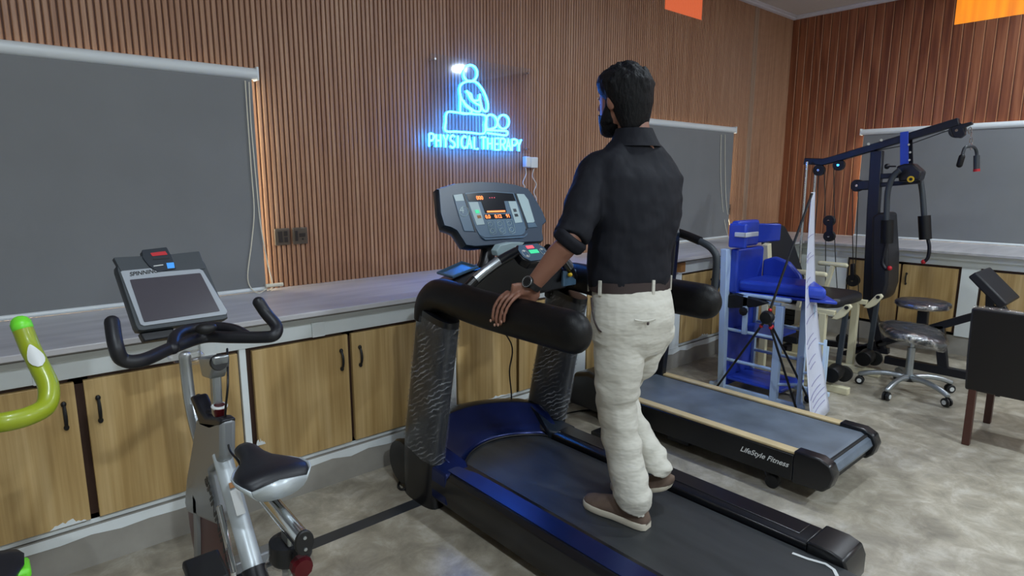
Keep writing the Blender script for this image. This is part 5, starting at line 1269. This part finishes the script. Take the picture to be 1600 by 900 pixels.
m = MB(); m.beam([(GX-.32, 2.3, .03), (GX+.32, 2.3, .03)], .06, .06); m.beam([(GX, 2.3, .06), (GX, 1.6, .10)], .05, .05); m.build('rear_foot', 'gymblack', G, bevel=.005)
m = MB(); m.beam([(GX-.3, .85, .03), (GX+.3, .85, .03)], .06, .06); m.build('front_foot', 'gymblack', G, bevel=.005)
# guide rods + weight stack
for x in (GX-.09, GX+.09):
    m = MB(); m.cyl((x, 2.32, .04), (x, 2.33, 1.60), .011, 12); m.build('guide_rod', 'chrome', G)
m = MB()
for k in range(9): m.box((GX-.15, 2.25, .07+k*.045), (GX+.15, 2.40, .07+k*.045+.040))
m.build('weight_stack', 'ink', G, bevel=.003)
# back pad
pad = [(1362, 338), (1372, 332), (1384, 333), (1388, 400), (1387, 445), (1380, 466), (1370, 472), (1360, 468)]
m = MB(); m.prism([GP(*p, 5.26) for p in pad], (.26, 0, 0)); m.build('back_pad', 'vinylk', G, bevel=.02, seg=3)
# seat
sc0 = GP(1442, 474)
m = MB(); m.lathe(sc0+Vector((0, 0, -.025)), [(.0, 0), (.17, .0), (.185, .015), (.182, .035), (.165, .045), (.0, .047)], 30); st_ = m.build('seat', 'bluewrap', G)
m = MB(); m.lathe(sc0+Vector((0, 0, -.030)), [(.174, 0), (.190, .018), (.187, .038), (.168, .05), (.01, .053)], 30); m.build('plastic_wrap', 'stoolfilm', st_)
gbeam('seat_post', [(1443, 486), (1440, 518)], .05, .07, up=(0, 1, 0))
# blue-labelled link and head bracket
mb = MB(); mb.beam([GP(1413, 206, 5.36), GP(1413, 258, 5.36)], .012, .055, up=(0, 1, 0)); mb.build('blue_link_plate', 'blue', G, bevel=.002)
mb = MB(); mb.beam([GP(1420, 212, 5.44), GP(1421, 258, 5.44)], .012, .05, up=(0, 1, 0)); mb.build('link_plate', 'gymblack', G, bevel=.002)
m = MB()
for z_, p_ in ((0, (1420, 226)), (0, (1422, 238)), (0, (1421, 250)), (0, (1408, 260))): m.cyl(GP(*p_, 5.33), GP(*p_, 5.345), .008, 8)
m.build('bolt_heads', 'chrome', G)
m = MB(); m.prism([GP(*p, 5.32) for p in [(1400, 260), (1412, 256), (1425, 255), (1440, 268), (1436, 282), (1404, 284)]], (.12, 0, 0)); m.build('pivot_housing', 'gymblack', G, bevel=.012)
m = MB(); m.lathe(GP(1423, 280, 5.31), [(.0, -.01), (.022, -.01), (.024, 0), (.02, .01), (0, .01)], 18, (1, 0, 0)); hy_ = m.build('yellow_pivot', 'yellow', G)
m = MB(); m.lathe(GP(1423, 280, 5.297), [(.0, -.002), (.011, -.002), (.011, .002), (0, .002)], 16, (1, 0, 0)); m.build('pivot_centre', 'ink', hy_)
gbeam('pivot_bar', [(1371, 276), (1405, 274)], .04, .04); gbeam('lower_pivot_bar', [(1374, 289), (1440, 283)], .03, .035)
m = MB(); m.tube([GP(1387, 260), GP(1400, 260)], .006, 8); m.ell(GP(1386, 260), (.02, .02, .022), 12, 8); m.build('pin_knob', 'gymblack', G)
# butterfly arms
def fly(pts, pad_, hnd, x, tip=None):
    m = MB(); m.tube(cr([GP(*p, x) for p in pts], 5), .021, 12); A_ = m.build('butterfly_arm', 'charcoal', G)
    m = MB(); a_, b_ = [GP(*p, x) for p in pad_]; m.tube([a_, b_], .043, 18); m.build('foam_pad', 'foam', A_)
    m = MB(); m.tube(cr([GP(*p, x) for p in hnd], 5), .013, 10, ends=True); m.build('grip_handle', 'gymblack', A_)
    if tip: m = MB(); m.ell(GP(*tip, x), (.018, .018, .018), 10, 8); m.build('red_tip', 'red', A_)
fly([(1406, 266), (1396, 275), (1387, 300), (1385, 345)], [(1387, 344), (1386, 380)], [(1385, 380), (1382, 395), (1379, 410), (1384, 420), (1390, 418)], 5.26, (1390, 419))
fly([(1428, 264), (1436, 275), (1441, 300), (1444, 338)], [(1444, 337), (1446, 374)], [(1448, 368), (1452, 385), (1450, 402), (1444, 409)], 5.52, (1443, 409))
# pulleys
def pulley(px, py, r=.042, x=GX, name='pulley'):
    c = GP(px, py, x); m = MB(); m.lathe(c-Vector((.017, 0, 0)), [(.0, 0), (r, 0), (r, .009), (r*.9, .017), (r, .025), (r, .034), (.0, .034)], 26, (1, 0, 0)); pu = m.build(name, 'ink', G)
    m = MB(); m.lathe(c-Vector((.024, 0, 0)), [(.0, 0), (.010, 0), (.010, .008), (0, .008)], 8, (1, 0, 0)); m.build('axle_bolt', 'chrome', pu)
for px, py, r in ((1280, 266, .046), (1311, 258, .045), (1340, 290, .048), (1296, 345, .045), (1296, 369, .045), (1333, 438, .050), (1496, 204, .052), (1317, 530, .05)): pulley(px, py, r)
m = MB(); m.prism([GP(*p, GX-.024) for p in [(1291, 345), (1301, 345), (1301, 369), (1291, 369)]], (.006, 0, 0)); m.prism([GP(*p, GX+.02) for p in [(1291, 345), (1301, 345), (1301, 369), (1291, 369)]], (.006, 0, 0)); m.build('pulley_link', 'gymblack', G)
m = MB(); m.beam([GP(1333, 438, GX), GP(1333, 412, GX)], .05, .03, up=(0, 1, 0)); m.build('pulley_hook', 'gymblack', G, bevel=.005)
m = MB(); m.beam([GP(1341, 290), GP(1366, 289)], .05, .075); m.build('pulley_bracket', 'gymblack', G, bevel=.006)
m = MB()
for p_ in ((1357, 225), (1377, 219)): m.cyl(GP(*p_, GX-.036), GP(*p_, GX-.026), .011, 8)
m.build('boom_bolts', 'chrome', G)
m = MB(); m.prism([GP(*p, GX-.02) for p in [(1484, 196), (1500, 194), (1518, 190), (1519, 194), (1505, 200), (1508, 210), (1500, 216), (1490, 214)]], (.04, 0, 0)); m.build('boom_tip_bracket', 'gymblack', G, bevel=.003)
m = MB()
for pts in ([(1288, 268), (1289, 300), (1289, 338)], [(1303, 260), (1303, 300), (1304, 340)], [(1290, 372), (1290, 415), (1290, 470)], [(1304, 370), (1306, 420), (1310, 480)], [(1332, 296), (1332, 360), (1333, 412)], [(1341, 296), (1339, 360), (1337, 412)], [(1326, 440), (1326, 470), (1325, 500)], [(1341, 440), (1342, 480), (1341, 540)], [(1312, 250), (1366, 236), (1420, 226), (1492, 200)], [(1279, 262), (1276, 330), (1270, 400)]):
    m.tube([GP(*p) for p in pts], .0035, 6)
m.build('cable', 'ink', G)
# carabiner chain and V handle hanging from the boom tip
m = MB()
for i, (a_, b_) in enumerate(zip([(1514, 200), (1517, 208), (1518, 216), (1517, 224)], [(1517, 208), (1518, 216), (1517, 224), (1518, 233)])):
    pa_, pb_ = GP(*a_), GP(*b_); c = (pa_+pb_)/2; h_ = (pb_-pa_).length*.62; ax = Vector((1, 0, 0)) if i % 2 else Vector((0, 1, 0))
    m.tube([c+zz*h_*math.sin(t_)+ax*.009*math.cos(t_) for t_ in [2*PI*k/12 for k in range(12)]], .003, 6, closed=True)
m.build('chain', 'chrome', G)
m = MB(); m.tube(cr([GP(1502, 250, 5.32), GP(1507, 232, 5.34), GP(1514, 229, 5.38), GP(1522, 230, 5.44), GP(1526, 238, 5.48), GP(1526, 250, 5.48)], 5), .011, 10); vh = m.build('pull_handle', 'charcoal', G)
m = MB(); m.tube([GP(1503, 245, 5.32), GP(1499, 258, 5.32)], .020, 12, ends=True); m.build('grip', 'foam', vh)
m = MB(); m.tube([GP(1526, 243, 5.48), GP(1526, 265, 5.48)], .020, 12); m.build('grip', 'charcoal', vh)
m = MB(); m.tube([GP(1526, 264, 5.48), GP(1526, 268, 5.48)], .021, 12); m.build('red_tip', 'red', vh)
# preacher pad on its post
quad = [(1519, 426), (1538, 419), (1583, 462), (1566, 482)]
m = MB(); qs = [GP(*p, 5.22) for p in [(1519, 428), (1532, 432), (1568, 480), (1563, 484)]]
# slab: long axis from (y1.12,z.80) to (y.90,z.58), width along x, thin
a_ = Vector((5.40, 1.085, .80)); b_ = Vector((5.40, .885, .60)); ax = (b_-a_)/2; nn = Vector((0, ax.z, -ax.y)).normalized(); nn = nn if nn.z > 0 else -nn
m.obox((a_+b_)/2, Vector((.20, 0, 0)), ax, nn*.030); m.build('preacher_pad', 'vinylk', G, bevel=.012, seg=3)
gbeam('pad_post', [(1548, 455), (1546, 498)], .045, .05, up=(0, 1, 0)); gbeam('pad_brace', [(1560, 470), (1578, 500)], .04, .045, up=(0, 1, 0))

# ================================================================== ROLLING STOOL
sc = Vector((4.74, 1.27, 0))
ST = thing('rolling_stool', 'low rolling stool with plastic-wrapped saddle seat and chrome five-star base', 'stool', (sc.x, sc.y, 0))
m = MB(); rings = []
for (rx, ry, z) in ((.02, .02, .375), (.13, .12, .385), (.19, .165, .405), (.20, .175, .43), (.18, .155, .452), (.11, .09, .447), (.02, .02, .440)):
    rr = []
    for j in range(28):
        u = 2*PI*j/28; dx = rx*math.cos(u); dy = ry*math.sin(u); s_y = (dy/.175)
        rr.append((sc.x+dx, sc.y+dy*1.12, z+.028*s_y*abs(s_y)*1.0-(.045*max(0, -s_y)**2 if z < .42 else .03*max(0, -s_y)**2)))
    rings.append(rr)
m.loft(rings); se = m.build('seat', 'slate3', ST, smooth=80)
m = MB(); m.loft([[Vector(((x-sc.x)*1.06+sc.x, (y-sc.y)*1.06+sc.y, z+.004 if i > 2 else z-.012)) for x, y, z in r] for i, r in enumerate(rings)][1:]); m.build('plastic_wrap', 'stoolfilm', se, smooth=80)
m = MB(); m.cyl((sc.x, sc.y, .10), (sc.x, sc.y, .32), .024, 18); m.cyl((sc.x, sc.y, .30), (sc.x, sc.y, .38), .014, 14); m.build('gas_lift', 'silver', ST)
m = MB(); m.lathe((sc.x, sc.y, .085), [(.0, 0), (.045, 0), (.048, .02), (.03, .035), (0, .036)], 20); m.build('base_hub', 'ink', ST)
m = MB(); m.tube([(sc.x, sc.y, .37), (sc.x-.02, sc.y+.10, .345), (sc.x-.03, sc.y+.17, .315)], .006, 8); m.tube([(sc.x-.027, sc.y+.15, .325), (sc.x-.032, sc.y+.19, .305)], .010, 8, ends=True); m.build('height_lever', 'ink', ST)
wl = [QZ(1370, 632, .03), QZ(1457, 651, .03), QZ(1357, 608, .03), QZ(1489, 634, .03)]
ang0 = math.atan2(wl[1].y-sc.y, wl[1].x-sc.x)
for k in range(5):
    a_ = math.radians(-115+72*k); e_ = sc+Vector((math.cos(a_)*.29, math.sin(a_)*.29, .075)); d__ = Vector((math.cos(a_), math.sin(a_), 0))
    m = MB(); m.tube(cr([sc+d__*.03+zz*.11, sc+d__*.12+zz*.115, sc+d__*.22+zz*.10, e_], 4), [.022, .024, .021, .018], 10, ends=True); lg = m.build('leg', 'silver', ST)
    cw = e_+Vector((0, 0, -.045)); ax = Vector((-d__.y, d__.x, 0))
    m = MB(); m.lathe(cw-ax*.022, [(.0, 0), (.02, 0), (.029, .004), (.029, .016), (.012, .018), (.012, .026), (.029, .028), (.029, .040), (.02, .044), (.0, .044)], 20, ax); m.tube([e_, cw+zz*.022], .008, 8); wo = m.build('caster', 'ink', ST)
    m = MB(); m.lathe(cw-ax*.0245, [(.0, 0), (.015, 0), (.015, .003), (0, .003)], 16, ax); m.lathe(cw+ax*.0215, [(.0, 0), (.015, 0), (.015, .003), (0, .003)], 16, ax); m.build('wheel_cap', 'label', wo)

# ================================================================== LEATHER CHAIR at the right edge
CHR = thing('dining_chair', 'dark brown leatherette chair with wooden legs at the right edge', 'chair', (4.23, .54, 0))
m = MB(); m.loft([[(4.0, .80, .315), (4.06, .80, .315), (4.06, .30, .315), (4.0, .30, .315)], [(3.995, .81, .5), (4.055, .81, .5), (4.055, .29, .5), (3.995, .29, .5)], [(3.975, .812, .775), (4.03, .812, .775), (4.03, .288, .775), (3.975, .288, .775)]])
m.build('backrest', 'brownleather', CHR, bevel=.012, seg=3)
m = MB(); m.box((4.06, .30, .36), (4.52, .80, .46)); m.build('seat', 'brownleather', CHR, bevel=.02, seg=3)
m = MB(); m.obox((4.0, .55, .778), (.029, 0, 0), (0, .262, 0), (0, 0, .006)); m.build('plastic_wrap', 'stoolfilm', CHR, bevel=.004)
for x, y in ((4.02, .765), (4.49, .765), (4.02, .335), (4.49, .335)):
    m = MB(); m.beam([(x, y, 0), (x, y, .37)], .036, .036); m.build('leg', 'brownwood', CHR, bevel=.003)
# small brown block on the counter front behind the second treadmill rail
p = QY(1065, 419, 2.60); m = MB(); m.box((p.x-.03, 2.585, p.z-.03), (p.x+.03, 2.637, p.z+.045)); o = m.build('wood_block', 'cardboard', bevel=.004); tag(o, 'small brown wooden block fixed under the worktop edge', 'block')

# ================================================================== CEILING LIGHTS
wh = ['above the exercise bikes', 'behind the viewer at the left', 'above the man on the treadmill', 'behind the treadmills, over the room centre', 'above the multi-gym', 'at the far right, mirrored in the acrylic sign']
for i, (lx, ly) in enumerate(LAMPS):
    t = thing('ceiling_light', 'small round white ceiling light '+wh[i], 'light', (lx, ly, 3.13), 'round ceiling lights')
    m = MB(); m.lathe((lx, ly, 3.14), [(.095, .02), (.115, .018), (.118, .006), (.110, 0), (.098, .002)], 32); m.build('trim_ring', 'rail', t)
    m = MB(); m.lathe((lx, ly, 3.142), [(.0, 0), (.096, 0), (.096, .006), (0, .006)], 32); m.build('diffuser', emis('lamp_diffuser', (.9, .95, 1), 6.0), t, smooth=0)
print('objects', len(bpy.data.objects))
